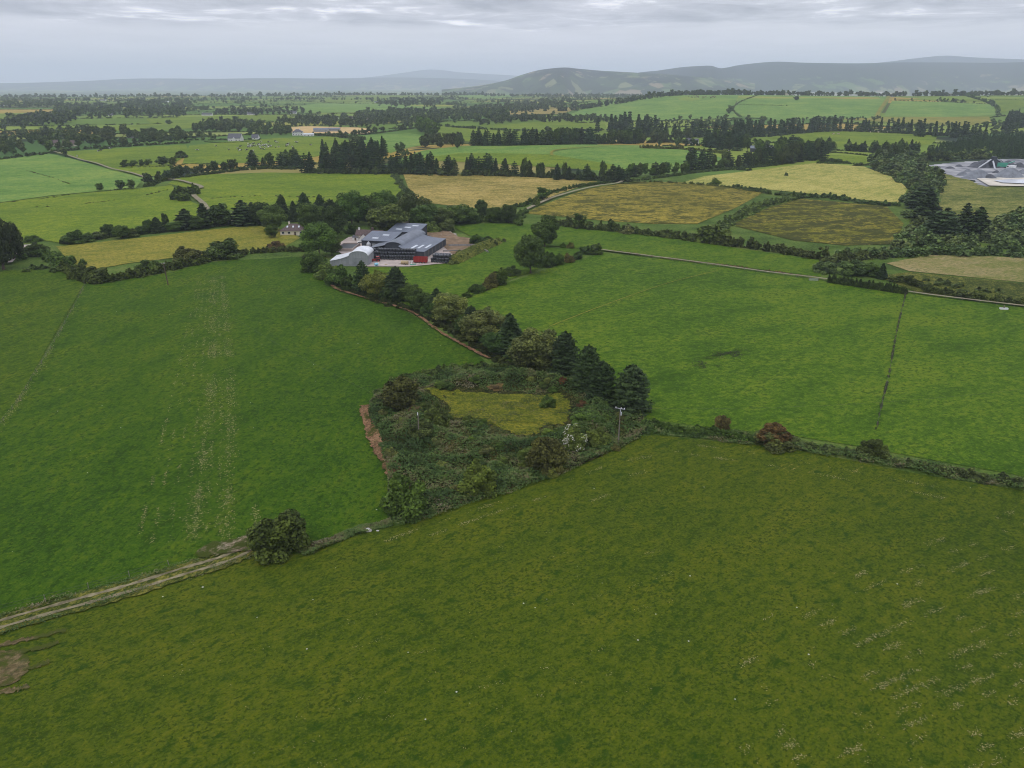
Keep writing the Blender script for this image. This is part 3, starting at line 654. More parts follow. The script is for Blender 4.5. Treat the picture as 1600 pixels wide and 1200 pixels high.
def conifer(seed, levels=15, size=.026, per=26, wide=.24, lo=.06, point=.8, round_=0.0):
    r = np.random.default_rng(seed); P, Nn, T = [], [], []
    for l in range(levels):
        f = l / (levels - 1); z = lo + (1 - lo) * f ** .92
        prof = (1 - f) ** point * (1 - round_) + math.sqrt(max(1 - f ** 2.2, 0)) * round_
        R_ = wide * (prof * .96 + .035) * (.75 + .25 * min(1, f / .12 + .4))
        nb = max(4, int(13 * prof) + 3); a0 = r.uniform(0, 6.28)
        for k in range(nb):
            a = a0 + 6.283 * k / nb + r.normal(0, .15); Lb = R_ * r.uniform(.72, 1.16); tb = r.uniform(.2, .75)
            s = np.sqrt(r.uniform(.04, 1, per)); side = r.normal(0, .16, per) * Lb * (1.1 - .5 * s)
            x = np.cos(a) * s * Lb - np.sin(a) * side; y = np.sin(a) * s * Lb + np.cos(a) * side
            zz_ = z - .25 * Lb * s + .18 * Lb * s ** 3 + r.normal(0, .010, per)
            P.append(np.stack([x, y, zz_], 1)); Nn.append(np.tile([np.cos(a) * .6, np.sin(a) * .6, .75], (per, 1)))
            T.append(np.clip(tb + r.normal(0, .12, per) + .15 * (s - .6), 0, 1))
    P = np.concatenate(P); P[:, 2] = np.clip(P[:, 2], .01, 1)
    return quads_at(r, P, np.concatenate(Nn), size, .8, .6), np.concatenate(T)
def bush(seed, n_cl=22, per=90, size=.055, flat=.85):
    """unit bush: about 1 wide (-.5..5) and 1 high"""
    r = np.random.default_rng(seed); cen = []
    while len(cen) < n_cl:
        a = r.uniform(0, 6.28); q = math.sqrt(r.random()); z = r.uniform(.05, 1) * math.sqrt(max(1 - q * q * .9, 0))
        cen.append((math.cos(a) * q * .36, math.sin(a) * q * .36, z * .8))
    cen = np.array(cen); rad = r.uniform(.12, .2, n_cl)
    Q, t = clumps(r, cen, rad, per, size, .9)
    top = np.array([(c[0] * 1.1, c[1] * 1.1, min(c[2] + .17, 1)) for c in cen[r.integers(0, n_cl, 9)]])
    Q2, t2 = clumps(r, top, np.full(9, .07), max(per // 5, 5), size * .9)
    Q, t = np.concatenate([Q, Q2]), np.concatenate([t, t2]); Q[..., 2] = np.maximum(Q[..., 2], .005)
    return Q, t
def trunk_mesh(seed, name='trunk', lo=.12, r0=.022, limbs=6, conif=False):
    r = random.Random(seed); mb = MB()
    if conif: mb.tube([(0, 0, -.02), (0, 0, .4), (0, 0, .95)], [r0, r0 * .65, .002], 7)
    else:
        b = (r.uniform(-.02, .02), r.uniform(-.02, .02))
        mb.tube([(0, 0, -.02), (0, 0, .06), (b[0], b[1], .3), (b[0] * 2, b[1] * 2, .62)], [r0 * 1.35, r0, r0 * .75, r0 * .2], 7)
        for k in range(limbs):
            a = 6.283 * k / limbs + r.uniform(-.3, .3); z0 = r.uniform(.15, .34); l = r.uniform(.14, .24)
            mb.tube([(b[0] * z0 / .3, b[1] * z0 / .3, z0), (math.cos(a) * l * .55, math.sin(a) * l * .55, z0 + .14), (math.cos(a) * l, math.sin(a) * l, z0 + .32)], [r0 * .5, r0 * .33, r0 * .1], 5)
    return mb.mesh(name, BARK)
NEAR_B = [quads_mesh('crown', *broadleaf(100 + i, 62, 300, .0165, (.04, .02, .06, .03, .02)[i], (.38, .43, .36, .40, .46)[i]), LEAF) for i in range(5)]
NEAR_C = [quads_mesh('crown', *conifer(200 + i, (19, 21, 17, 18)[i], .0175, 46, (.23, .20, .30, .34)[i], .04, (.75, .85, .7, .6)[i], (.15, .0, .45, .65)[i]), LEAF) for i in range(4)]
NEAR_S = [quads_mesh('foliage', *bush(300 + i, 30, 330, .0255), LEAF) for i in range(5)]
TRUNK_B = [trunk_mesh(i) for i in range(3)]; TRUNK_C = [trunk_mesh(9, conif=True)]
STEM = [trunk_mesh(20 + i, 'stem', r0=.03, limbs=7) for i in range(2)]
MID_B = [quads_mesh('broadleaf_tree', *broadleaf(400 + i, 30, 70, .040, .06, (.38, .44, .34, .42)[i]), LEAF) for i in range(4)]
MID_C = [quads_mesh('conifer_tree', *conifer(500 + i, (11, 12, 10, 11, 9, 10)[i], .042, 14, (.25, .21, .31, .28, .34, .24)[i], .02, (.6, .72, .55, .5, .5, .65)[i], (.25, .1, .5, .4, .6, .3)[i]), LEAF) for i in range(6)]
MID_S = [quads_mesh('shrub', *bush(600 + i, 18, 70, .062), LEAF) for i in range(4)]
for meshes, tr in ((MID_B, TRUNK_B[0]), (MID_C, TRUNK_C[0])):       # a real trunk inside the single-mesh trees too
    for me in meshes:
        bm = bmesh.new(); bm.from_mesh(me); n0 = len(bm.faces); bm.from_mesh(tr); bm.faces.ensure_lookup_table()
        for f in bm.faces[n0:]: f.material_index = 1
        bm.to_mesh(me); bm.free(); me.materials.append(BARK)
# raw arrays for hedges and woods that are one grown-together mass
ARR = {('b', 1): [broadleaf(700 + i, 20, 46, .05, .0, .4) for i in range(4)], ('b', 2): [broadleaf(710 + i, 14, 16, .085, .0, .4) for i in range(4)],
       ('c', 1): [conifer(720 + i, 11, .05, 8, .22, .02) for i in range(4)], ('c', 2): [conifer(730 + i, 8, .08, 4, .22, .02) for i in range(4)],
       ('s', 0): [bush(740 + i, 20, 60, .065) for i in range(5)], ('s', 1): [bush(750 + i, 12, 24, .11) for i in range(5)], ('s', 2): [bush(760 + i, 7, 9, .17) for i in range(4)]}
def lod(d, kind):
    l = 0 if d < 340 else 1 if d < 900 else 2
    return max(l, 1) if kind != 's' else l
def mass(items, name, mat=LEAF, r=RNG):
    """items: (x, y, z, width, height, kind, tint shift) -> one mesh"""
    QQ, TT = [], []
    for (x, y, z, w, h, kd, ts) in items:
        Q, t = ARR[kd, lod(math.hypot(x, y), kd)][r.integers(0, 4)]
        a = r.uniform(0, 6.28); c, s = math.cos(a), math.sin(a)
        f = w / (.84 if kd == 'b' else .46 if kd == 'c' else 1.0)
        X = (Q[..., 0] * c - Q[..., 1] * s) * f + x; Y = (Q[..., 0] * s + Q[..., 1] * c) * f + y
        QQ.append(np.stack([X, Y, Q[..., 2] * h + z], -1)); TT.append(np.clip(t + ts, 0, 1))
    Q = np.concatenate(QQ); c = Q.reshape(-1, 3).mean(0); c[2] = 0
    return quads_mesh(name, Q - c, np.concatenate(TT), mat), c

# leaf albedos
DARK = (.036, .056, .020); MIDG = (.050, .080, .024); LIGHTG = (.078, .108, .034); OLIVE = (.070, .086, .030); YELG = (.100, .124, .036)
CONI = (.024, .040, .022); CONB = (.026, .046, .024); WILL = (.078, .108, .056); BROWNG = (.080, .074, .034); BOX_ = (.085, .100, .034); FARC = (.052, .078, .034)
def jit(c, v=.14, r=random):
    k = 1 + r.uniform(-v, v); return (c[0] * k * (1 + r.uniform(-.1, .1)), c[1] * k, c[2] * k * (1 + r.uniform(-.1, .1)), 1)
KINDN = {'b': 'broadleaf_tree', 'c': 'conifer_tree', 's': 'shrub'}
CATN = {'b': 'tree', 'c': 'tree', 's': 'bush'}
def plant_w(p, w, h, kd, col, label, group=None, near=None, var=None, cv=.14):
    """one tree or shrub standing at world point p"""
    d = math.hypot(p[0], p[1]); near = d < 460 if near is None else near
    f = w / (.84 if kd == 'b' else (.46, .40, .60, .68)[var or 0] if kd == 'c' and var is not None else .46 if kd == 'c' else 1.0)
    rz = random.uniform(0, 6.28); c = jit(col, cv)
    if near:
        o = empty(KINDN[kd], (p[0], p[1], p[2]), rz)
        src = {'b': NEAR_B, 'c': NEAR_C, 's': NEAR_S}[kd]; k = random.randrange(len(src)) if var is None else var
        if kd == 'c' and var is None: f = w / (.46, .40, .60, .68)[k]
        cr = link('foliage' if kd == 's' else 'crown', src[k], o); cr.scale = (f, f, h); cr.color = c
        tr = link('stem' if kd == 's' else 'trunk', {'b': TRUNK_B, 'c': TRUNK_C, 's': STEM}[kd][k % {'b': 3, 'c': 1, 's': 2}[kd]], o); tr.scale = (h, h, h)
    else:
        o = link(KINDN[kd], random.choice({'b': MID_B, 'c': MID_C, 's': MID_S}[kd]))
        o.location = p; o.rotation_euler = (0, 0, rz); o.scale = (f, f, h); o.color = c
    return tag(o, label, CATN[kd], group)
def plant(px, base, top, wpx, kd, col, label, group=None, var=None, near=None, cv=.14):
    p = at(px, base - (.20 if kd == 's' else .07) * wpx * min(1, max(0, (base - 330) / 300))); h = max(top_h(p, top), .5) * (1.07 if kd == 's' else 1.03)
    return plant_w(p, wpx * mpp(p), h, kd, col, label, group, near, var, cv)

def hedge(pts, label, h=(2.2, 3.6), w=(2.2, 3.4), step=1.6, col=DARK, group=None, name='hedgerow', trees=0.0, treeh=(6, 9), n=5, mat=LEAF, side=.6, gap=0.0, world=False, cat='hedge', cv=.12, kd='s', kind=None):
    Ln = [np.array(q) for q in pts] if world else world_line(pts, n)
    dm = math.hypot(*np.mean([q[:2] for q in Ln], axis=0)); items = []; ph = random.uniform(0, 9)
    for i, q in enumerate(resample(Ln, step)):
        if random.random() < gap * (1 + math.sin(i * .35 + ph)): continue
        x, y = q[0] + random.gauss(0, side), q[1] + random.gauss(0, side); m_ = .5 + .5 * math.sin(i * .27 + ph) * math.sin(i * .11 + ph * 2)
        hh = h[0] + (h[1] - h[0]) * min(1, max(0, .6 * m_ + .5 * random.random())); k_ = kd
        if random.random() < trees: hh = random.uniform(*treeh); k_ = 'b'; ww = hh * random.uniform(.6, .9)
        else: ww = random.uniform(*w) * random.uniform(.9, 1.25)
        items.append((x, y, float(Z(x, y)) - .1, ww, hh, k_, random.gauss(0, .10)))
    if not items: return None
    me, c = mass(items, name, mat); o = link(name, me); o.location = c; o.color = jit(col, cv)
    return tag(o, label, cat, group, kind)
def cluster(poly_px, n, kd, col, hpx, label, group, wr=(.45, .6), near=None, mind=0.0, sway=.12):
    """separate trees scattered inside a picture polygon on the ground"""
    P = [at(*q) for q in poly_px]; xs = [p[0] for p in P]; ys = [p[1] for p in P]; got = []; k = 0
    while len(got) < n and k < 4000:
        k += 1; x, y = random.uniform(min(xs), max(xs)), random.uniform(min(ys), max(ys))
        if not inside(P, x, y): continue
        if mind and any((x - a) ** 2 + (y - b) ** 2 < mind * mind for a, b in got): continue
        got.append((x, y)); p = np.array([x, y, float(Z(x, y))]); h = random.uniform(*hpx) * mpp(p)
        kk = random.choice(kd) if len(kd) > 1 else kd
        plant_w(p, h * random.uniform(*wr) * (1.0 if kk != 's' else 1.6), h, kk, col if kk != 'c' else CONI, label, group, near, None, sway)
FAR_CON = []
def row(pts, step_px, kd, col, hpx, label, group, wr=(.4, .55), near=None, n=6, side=1.0, far=False):
    """a row of separate trees along a picture line"""
    Ln = world_line(pts, n); dm = mpp(np.mean(Ln, axis=0))
    for q in resample(Ln, step_px * dm):
        x, y = q[0] + random.gauss(0, side), q[1] + random.gauss(0, side); p = np.array([x, y, float(Z(x, y))]); h = random.uniform(*hpx) * mpp(p)
        kk = random.choice(kd) if len(kd) > 1 else kd
        if far: FAR_CON.append((p[0], p[1], p[2] - .2, h * random.uniform(.4, .62), h, 'c', random.gauss(0, .1))); continue
        plant_w(p, h * random.uniform(*wr) * (1.0 if kk == 'b' else 1.22 if kk == 'c' else 1.7), h, kk, col if kk != 'c' else CONI, label, group, near, None, .16)

# -- the tree line from the farm down to the ring fort, tree by tree
for t in [
    (499, 402, 347, 46, 'b', (.062, .096, .027), 'very large spreading green tree at the farm entrance'),
    (519, 400, 366, 26, 'b', (.052, .082, .026), 'round green tree leaning over the white barn side of the farm'),
    (492, 428, 390, 36, 's', MIDG, 'dark green bush at the top of the red soil strip'),
    (513, 440, 404, 38, 's', LIGHTG, 'light green bush just below the white barn'),
    (528, 448, 412, 36, 's', MIDG, 'second light bush below the white barn, lower on the strip'),
    (545, 456, 424, 22, 's', DARK, 'small dark bush beside the dark paddock conifer'),
    (568, 458, 409, 27, 'c', CONB, 'dark bluish conifer standing in front of the farmyard paddock'),
    (590, 464, 425, 34, 'b', YELG, 'yellow green round tree between two dark paddock conifers'),
    (620, 470, 418, 38, 'c', CONI, 'broad dark conifer with pointed top in the paddock clump'),
    (641, 473, 442, 28, 'b', MIDG, 'small green tree at the end of the paddock clump'),
    (608, 474, 446, 26, 's', DARK, 'low dark bush at the foot of the paddock clump'),
    (655, 487, 455, 28, 'b', DARK, 'dark tree where the red soil strip bends'),
    (683, 492, 452, 30, 'c', CONB, 'blue dark conifer behind the yellow green lane tree'),
    (704, 507, 458, 48, 'b', (.105, .128, .046), 'rounded yellow green tree in the lane tree line'),
    (672, 498, 468, 26, 's', DARK, 'dark bush below the rounded yellow green tree'),
    (737, 524, 479, 32, 'c', CONI, 'dark narrow conifer behind the pale leaved lane tree'),
    (757, 538, 484, 50, 'b', (.088, .112, .048), 'pale leaved tree with loose crown in the lane tree line'),
    (728, 524, 496, 30, 'b', DARK, 'low dark tree left of the pale leaved lane tree'),
    (797, 556, 492, 44, 'c', CONI, 'tall dark conifer beside the pale leaved lane tree'),
    (775, 556, 518, 36, 'b', DARK, 'dark shaded tree at the foot of the lane tree line'),
    (842, 584, 513, 64, 'b', (.082, .092, .036), 'large olive brown tree above the ring fort'),
    (815, 574, 535, 40, 'b', DARK, 'dark low tree beside the large olive tree'),
    (882, 596, 520, 44, 'c', CONI, 'tall black green conifer beside the large olive tree'),
    (918, 612, 541, 44, 'c', CONB, 'dark feathery conifer above the ring fort bank'),
    (940, 628, 566, 42, 'c', CONI, 'dark conifer just left of the round cypress'),
    (905, 610, 576, 40, 's', DARK, 'dark evergreen bush under the feathery conifer'),
]: plant(t[0], t[1], t[2], t[3] * (1.36 if t[4] == 'b' else 1.28 if t[4] == 'c' else 1.25), *t[4:], var=((3 if t[0] > 860 else random.choice((0, 2))) if t[4] == 'c' else None), cv=.06)
plant(985, 648, 572, 70, 'c', (.030, .048, .028), 'large round topped dark cypress at the end of the tree line', var=3, cv=.02)
# -- trees between farm and right pasture
plant(851, 387, 333, 50, 'b', MIDG, 'tall round tree standing alone in the narrow field', cv=.05, var=2)
plant(829, 428, 367, 52, 'b', (.056, .080, .028), 'big green tree in front of the tall round tree', cv=.05, var=0)
plant(932, 398, 376, 28, 's', DARK, 'wind bent thorn bush at the start of the gravel lane')
plant(915, 397, 381, 26, 's', DARK, 'thorn bush just left of the wind bent thorn')
for k, (x, b, t_, w_) in enumerate([(857, 418, 392, 24), (874, 415, 395, 20), (889, 411, 394, 18), (903, 406, 391, 14), (880, 387, 377, 10), (891, 388, 376, 12), (801, 432, 412, 26), (783, 446, 418, 26), (768, 450, 422, 22), (745, 459, 440, 24), (730, 466, 453, 16), (757, 454, 440, 18)]):
    plant(x, b, t_, w_ * 1.15, 's', (DARK, MIDG, BROWNG)[k % 3], 'small bush in the broken hedge below the big green tree', 'bushes in the broken hedge below the big tree')
# ------------------------------------------------------------------ undergrowth of the ring fort and the front bank
SCRUB = scrub_mat('bramble_leaves', [(0, (0.034, 0.058, 0.016)), (.25, (0.057, 0.097, 0.024)), (.48, (0.080, 0.121, 0.030)), (.64, (0.112, 0.130, 0.042)), (.76, (0.135, 0.121, 0.056)), (.86, (0.105, 0.077, 0.038)), (.94, (0.160, 0.168, 0.100)), (1, (0.182, 0.162, 0.090))])
def vnoise(x, y, s, seed):
    r = np.random.default_rng(seed); g = r.random((64, 64)); x = x / s; y = y / s
    i, j = np.floor(x).astype(int), np.floor(y).astype(int); fx, fy = x - i, y - j; fx = fx * fx * (3 - 2 * fx); fy = fy * fy * (3 - 2 * fy)
    G = lambda a, b: g[a % 64, b % 64]
    return (G(i, j) * (1 - fx) + G(i + 1, j) * fx) * (1 - fy) + (G(i, j + 1) * (1 - fx) + G(i + 1, j + 1) * fx) * fy
def scrub(name, P, holes, n, label, hmax=1.3, size=.17, seed=1, tone=0.0, mat=None, soft=None, rag=None, up=1.0, var=.11):
    r = np.random.default_rng(seed); xs = [p[0] for p in P]; ys = [p[1] for p in P]
    X = r.uniform(min(xs), max(xs), n); Y = r.uniform(min(ys), max(ys), n)
    def pin(poly):
        c = np.zeros(n, bool); j = len(poly) - 1
        for i in range(len(poly)):
            xi, yi = poly[i][:2]; xj, yj = poly[j][:2]
            if yi != yj: c ^= ((yi > Y) != (yj > Y)) & (X < (xj - xi) * (Y - yi) / (yj - yi) + xi)
            j = i
        return c
    k = pin(P)
    for h in holes: k &= ~pin(h)
    if rag is not None:
        inn = pin(rag); S_ = np.array([q[:2] for q in rag]); dd = np.full(n, 99.)
        for q in S_: dd = np.minimum(dd, np.hypot(X - q[0], Y - q[1]))
        k &= (np.where(inn, dd, -dd) + 6.5 * (vnoise(X, Y, 2.6, seed + 5) - .5) + 3.0 * (vnoise(X, Y, 1.0, seed + 6) - .5)) > -.9
    X, Y = X[k], Y[k]; m = len(X)
    lump = vnoise(X, Y, 4.2, seed) * .6 + vnoise(X, Y, 1.7, seed + 1) * .4
    hh = hmax * np.clip((lump - .22) * 1.7, .10, 1.1); t = r.random(m) ** .45
    sf = np.zeros(m)
    if soft is not None:
        S_ = np.array([q[:2] for q in soft]); dd = np.full(m, 99.)
        for q in S_: dd = np.minimum(dd, np.hypot(X - q[0], Y - q[1]))
        k_ = np.clip((dd - .6 + 2.2 * (vnoise(X, Y, 2.2, seed + 9) - .5)) / 3.4, .12, 1); hh = hh * k_; sf = (1 - k_) * .30
    pts = np.stack([X, Y, Z(X, Y) + hh * t + .12], 1)
    nrm = np.stack([r.normal(0, .5, m), r.normal(0, .5, m), np.full(m, up)], 1)
    patch = vnoise(X, Y, 6.5, seed + 2) * .5 + vnoise(X, Y, 2.6, seed + 3) * .5
    tint = np.clip((patch - .5) * 1.35 + .36 + tone + sf + r.normal(0, var, m), 0, 1)
    c = np.array([X.mean(), Y.mean(), 0.])
    o = link(name, quads_mesh(name, quads_at(r, pts - c, nrm, size, .55), tint, mat or SCRUB)); o.location = c
    return tag(o, label, 'undergrowth', None, 'stuff')
RP = [at(*q) for q in smooth(RINGOUT, 3, True)]
MEADOW = [at(*q) for q in smooth([(663, 607), (694, 611), (722, 612), (760, 615), (797, 617), (841, 618), (872, 616), (892, 629), (889, 651), (882, 664), (853, 668), (829, 684), (804, 681), (779, 677), (774, 667), (758, 659), (733, 656), (707, 655), (700, 638), (684, 622), (664, 613)], 4, True)]
RIMM = MEADOW
def grow(P, k): c_ = np.mean([q[:2] for q in P], axis=0); return [(c_[0] + (q[0] - c_[0]) * k, c_[1] + (q[1] - c_[1]) * k) for q in P]
scrub('undergrowth', RP, [MEADOW], 150000, 'dense bramble, nettle and bracken undergrowth on the ring fort banks', 2.0, .18, 3, soft=RIMM)
scrub('tall_grass', grow(MEADOW, 1.4), [], 34000, 'tall yellowing grass inside the ring fort', .55, .12, 8, .0, scrub_mat('meadow_grass', [(0, (.040, .066, .018)), (.25, (.070, .096, .026)), (.45, (.105, .116, .034)), (.6, (.150, .138, .046)), (.75, (.155, .125, .070)), (.9, (.14, .105, .08)), (1, (.10, .075, .055))]), rag=MEADOW, up=.9, var=.17)
# -- shrubs and small trees of the ring fort and front boundary
for t in [
    (438, 878, 793, 98, 's', (.050, .068, .022), 'large dark hawthorn beside the stony gateway patch'),
    (633, 818, 726, 80, 's', (.052, .082, .022), 'dense dark bushy tree at the near corner of the ring fort'),
    (746, 782, 712, 66, 's', (.076, .102, .026), 'yellow green bush on the near slope of the ring fort'),
    (854, 746, 670, 66, 's', (.052, .058, .022), 'brownish green rounded bush beside the white flowering elder'),
    (628, 648, 588, 72, 's', (.044, .052, .022), 'dark bush on the back left bank of the ring fort'),
    (592, 638, 621, 24, 's', DARK, 'small dark bush at the left edge of the ring fort'),
    (683, 674, 620, 46, 's', (.060, .084, .030), 'green bush on the left side of the fort meadow'),
    (660, 690, 655, 46, 's', (.044, .058, .024), 'dark bush hiding the short pole in the ring fort'),
    (855, 642, 614, 30, 's', (.045, .070, .022), 'small conical bush standing in the fort meadow'),
    (920, 672, 640, 60, 's', MIDG, 'green mound of shrub under the round cypress'),
    (935, 700, 664, 44, 's', LIGHTG, 'light green mound beside the white flowering elder'),
    (880, 602, 586, 16, 's', (.115, .048, .030), 'small copper red shrub at the foot of the conifers'),
    (912, 640, 624, 24, 's', (.085, .042, .028), 'reddish brown shrub on the right bank of the fort'),
    (776, 612, 598, 34, 's', (.095, .068, .038), 'rusty brown shrub patch on the far bank'),
    (648, 648, 632, 26, 's', (.10, .070, .046), 'brown withered shrub on the left bank'),
    (1127, 677, 643, 30, 's', (.085, .072, .038), 'brownish pointed bush in the right hand boundary hedge'),
    (1214, 710, 668, 74, 's', (.060, .066, .028), 'broad dark green bush in front of the red leaved shrub'),
    (1206, 705, 661, 60, 's', (.070, .040, .024), 'dark red leaved shrub in the boundary hedge'),
    (1360, 722, 682, 52, 's', (.040, .056, .020), 'dark round bush where the fence meets the hedge'),
]: plant(*t, cv=.03)

r2 = random.Random(12); k = 0
MD2 = grow(MEADOW, 1.04)
while k < 74:
    q = at(r2.uniform(580, 1010), r2.uniform(580, 800))
    if not inside(RP, q[0], q[1]) or inside(MD2, q[0], q[1]): continue
    if math.hypot(q[0] - at(895, 698)[0], q[1] - at(895, 698)[1]) < 4.5: continue
    k += 1; w_ = r2.uniform(1.8, 4.2)
    plant_w(q, w_, r2.uniform(.35, .6) * w_ + .5, 's', r2.choice([(.062, .094, .026), (.050, .078, .024), (.084, .104, .036), (.044, .064, .024), (.078, .082, .036)]), 'low bramble mound on the overgrown ring fort bank', 'bramble mounds of the ring fort', True)
# white flowering elder: leaves with flower plates as a part
p = at(895, 699); h = top_h(p, 661); w = 46 * mpp(p)
o = plant_w(p, w, h, 's', LIGHTG, 'elder bush covered in white blossom on the near bank of the fort', var=1)
r_ = np.random.default_rng(5); lv = np.zeros(len(NEAR_S[1].vertices) * 3); NEAR_S[1].vertices.foreach_get('co', lv); lv = lv.reshape(-1, 3)
d = rand_dirs(r_, 700); d[:, 2] = d[:, 2] * .7 + .25; cs = lv[r_.integers(0, len(lv), (700, 90))] - [0, 0, .45]      # flower plates sit on the outermost leaves
P = np.array([c_[np.argmax(c_ @ q)] for c_, q in zip(cs, d)]); P = (P * 1.04 + [0, 0, .45]) * [w, w, h]; P = P[np.array([vnoise(np.array([q[0] * 3 + 9]), np.array([q[1] * 3 + q[2] * 2 + 9]), 1.0, 4)[0] > .36 for q in P])]; n = len(P); d = P - [0, 0, h * .4]; d /= np.linalg.norm(d, axis=1, keepdims=True)
FLOWER = plain_mat('blossom', (.50, .49, .38), .8, .2, 3)
link('blossom', quads_mesh('blossom', quads_at(r_, P, d + [0, 0, .8], .11, .5, .9), np.full(n, .5), FLOWER), o)

def band(pts, wd, n=5):
    Ln = world_line(pts, n); l, r = [], []
    for i, p in enumerate(Ln):
        a = Ln[max(i - 1, 0)]; b = Ln[min(i + 1, len(Ln) - 1)]; d = (b - a)[:2]; d /= np.linalg.norm(d) + 1e-9; w = wd / 2 * random.uniform(.75, 1.25)
        l.append((p[0] - d[1] * w, p[1] + d[0] * w)); r.append((p[0] + d[1] * w, p[1] - d[0] * w))
    return l + r[::-1]
scrub('undergrowth', band([(470, 866), (520, 846), (565, 828), (612, 818)], 2.6), [], 16000, 'rank grass and weeds on the bank between hawthorn and fort', .9, .16, 21, .08)
scrub('undergrowth', band([(612, 816), (700, 790), (830, 748), (930, 708), (990, 680)], 4.5), [], 46000, 'rank nettles along the near edge of the ring fort', 1.2, .17, 22, .10)
scrub('undergrowth', band([(1003, 672), (1060, 676), (1130, 684), (1220, 694), (1340, 714), (1450, 734), (1600, 760), (1680, 772)], 5.0), [], 60000, 'tall weeds and bramble along the right hand boundary', 1.4, .19, 23, .08)
scrub('undergrowth', band([(-60, 1012), (40, 978), (140, 948), (250, 915), (330, 892), (400, 868)], 1.5), [], 14000, 'weeds on the near verge of the farm track', .7, .13, 24, .06)
scrub('undergrowth', band([(-60, 985), (60, 948), (150, 922), (230, 900), (300, 880), (335, 866)], 1.6), [], 14000, 'weeds on the far verge of the farm track', .7, .13, 25, .14)
hedge([(1005, 664), (1060, 674), (1120, 682), (1200, 692)], 'low dark bramble hedge from the cypress to the red leaved shrub', (1.5, 2.6), (2.0, 3.4), .9, MIDG, side=.6, gap=.08)
hedge([(1200, 694), (1280, 703), (1340, 714), (1400, 724)], 'low bramble hedge around the dark round bush', (1.2, 2.3), (1.8, 3), 1.0, (.060, .074, .034), side=.6, gap=.15)
hedge([(1400, 724), (1470, 738), (1540, 750), (1600, 760), (1690, 776)], 'low grey green hedge running out at the right edge', (1.2, 2.3), (1.8, 3), 1.0, (.058, .072, .032), side=.6, gap=.1)
hedge([(590, 615), (640, 592), (700, 579), (770, 574), (830, 580)], 'bramble hedge along the far rim of the ring fort', (1.2, 2.2), (2, 3.2), 1.0, (.042, .060, .022), side=.8)
hedge([(480, 402), (500, 424), (540, 452), (600, 474), (650, 488), (700, 515), (760, 552), (800, 575)], 'low undergrowth hedge filling the foot of the lane tree line', (1.0, 2.6), (2, 3.4), 1.3, (.036, .050, .022), side=.9)

# ------------------------------------------------------------------ middle hedges
hedge([(100, 421), (140, 443), (190, 437), (255, 424), (310, 413), (345, 404)], 'thick dark hedge at the top of the left pasture', (2.6, 5.2), (3, 5), 1.5, (.042, .058, .020), trees=.06, treeh=(5, 7), side=1.0)
hedge([(345, 404), (390, 397), (430, 393), (475, 393)], 'lower dark hedge running to the farm entrance trees', (2.2, 3.6), (2.6, 4), 1.5, (.046, .060, .024), side=.8)
for t in [(350, 405, 371, 66, 's', DARK, 'broad dark bush in the hedge above the left pasture'), (292, 414, 381, 60, 's', (.056, .060, .024), 'brownish broad bush in the hedge left of the pole'), (232, 428, 402, 48, 's', MIDG, 'rounded bush at the left part of the pasture hedge'), (150, 440, 412, 46, 's', (.052, .070, .026), 'rounded bush at the bend of the pasture hedge'), (430, 392, 374, 34, 's', (.086, .062, .034), 'reddish brown bush below the bungalow')]:
    plant(*t, cv=.05)
hedge([(28, 405), (60, 400), (90, 408), (110, 420)], 'sprawling hedge of mounded bushes by the road corner', (2.5, 5), (4, 6), 2.0, MIDG, side=2.2)
hedge([(40, 425), (70, 418), (100, 425)], 'low bushes hedge at the corner of the left pastures', (1.6, 3), (3, 4.5), 2.0, (.05, .072, .026), side=1.5)
for t in [(6, 422, 330, 46, 'b', (.036, .048, .024), 'tall dark tree at the left edge above the road corner'), (24, 408, 346, 40, 'b', (.034, .046, .024), 'second dark tree leaning right at the left edge'), (-22, 420, 338, 60, 'b', DARK, 'dark tree cut by the left edge'), (52, 378, 366, 30, 's', MIDG, 'bush by the road corner at the left'), (58, 400, 374, 42, 's', (.044, .062, .024), 'large bush right of the road corner')]:
    plant(*t, cv=.04)
# tree row left of the bungalow: y 330-380
hedge([(98, 380), (150, 374), (220, 363), (290, 355), (360, 350)], 'undergrowth hedge under the tree row beyond the yellow strip', (2, 4), (2.6, 4.5), 1.6, DARK, side=.9)
for k, (x, b, t_, w_, kd) in enumerate([(116, 381, 358, 38, 's'), (134, 378, 363, 30, 's'), (153, 374, 360, 30, 's'), (171, 370, 349, 20, 'b'), (190, 373, 352, 26, 'b'), (206, 370, 355, 28, 's'), (222, 366, 352, 20, 'b'), (232, 364, 342, 14, 'b'), (246, 363, 340, 26, 'c'), (260, 360, 334, 12, 'b'), (272, 361, 346, 28, 'b'), (291, 358, 328, 34, 'c'), (310, 358, 336, 28, 'b'), (320, 356, 320, 30, 'c'), (344, 353, 318, 38, 'b'), (352, 352, 332, 28, 'b'), (380, 352, 315, 36, 'c'), (396, 350, 318, 24, 'c')]):
    plant(x, b, t_, w_ * 1.1, kd, CONI if kd == 'c' else (DARK, MIDG, (.05, .07, .03))[k % 3], ('dark conifer' if kd == 'c' else 'small tree' if kd == 'b' else 'rounded bush') + ' in the ragged row beyond the yellow strip', 'trees of the ragged row beyond the yellow strip')
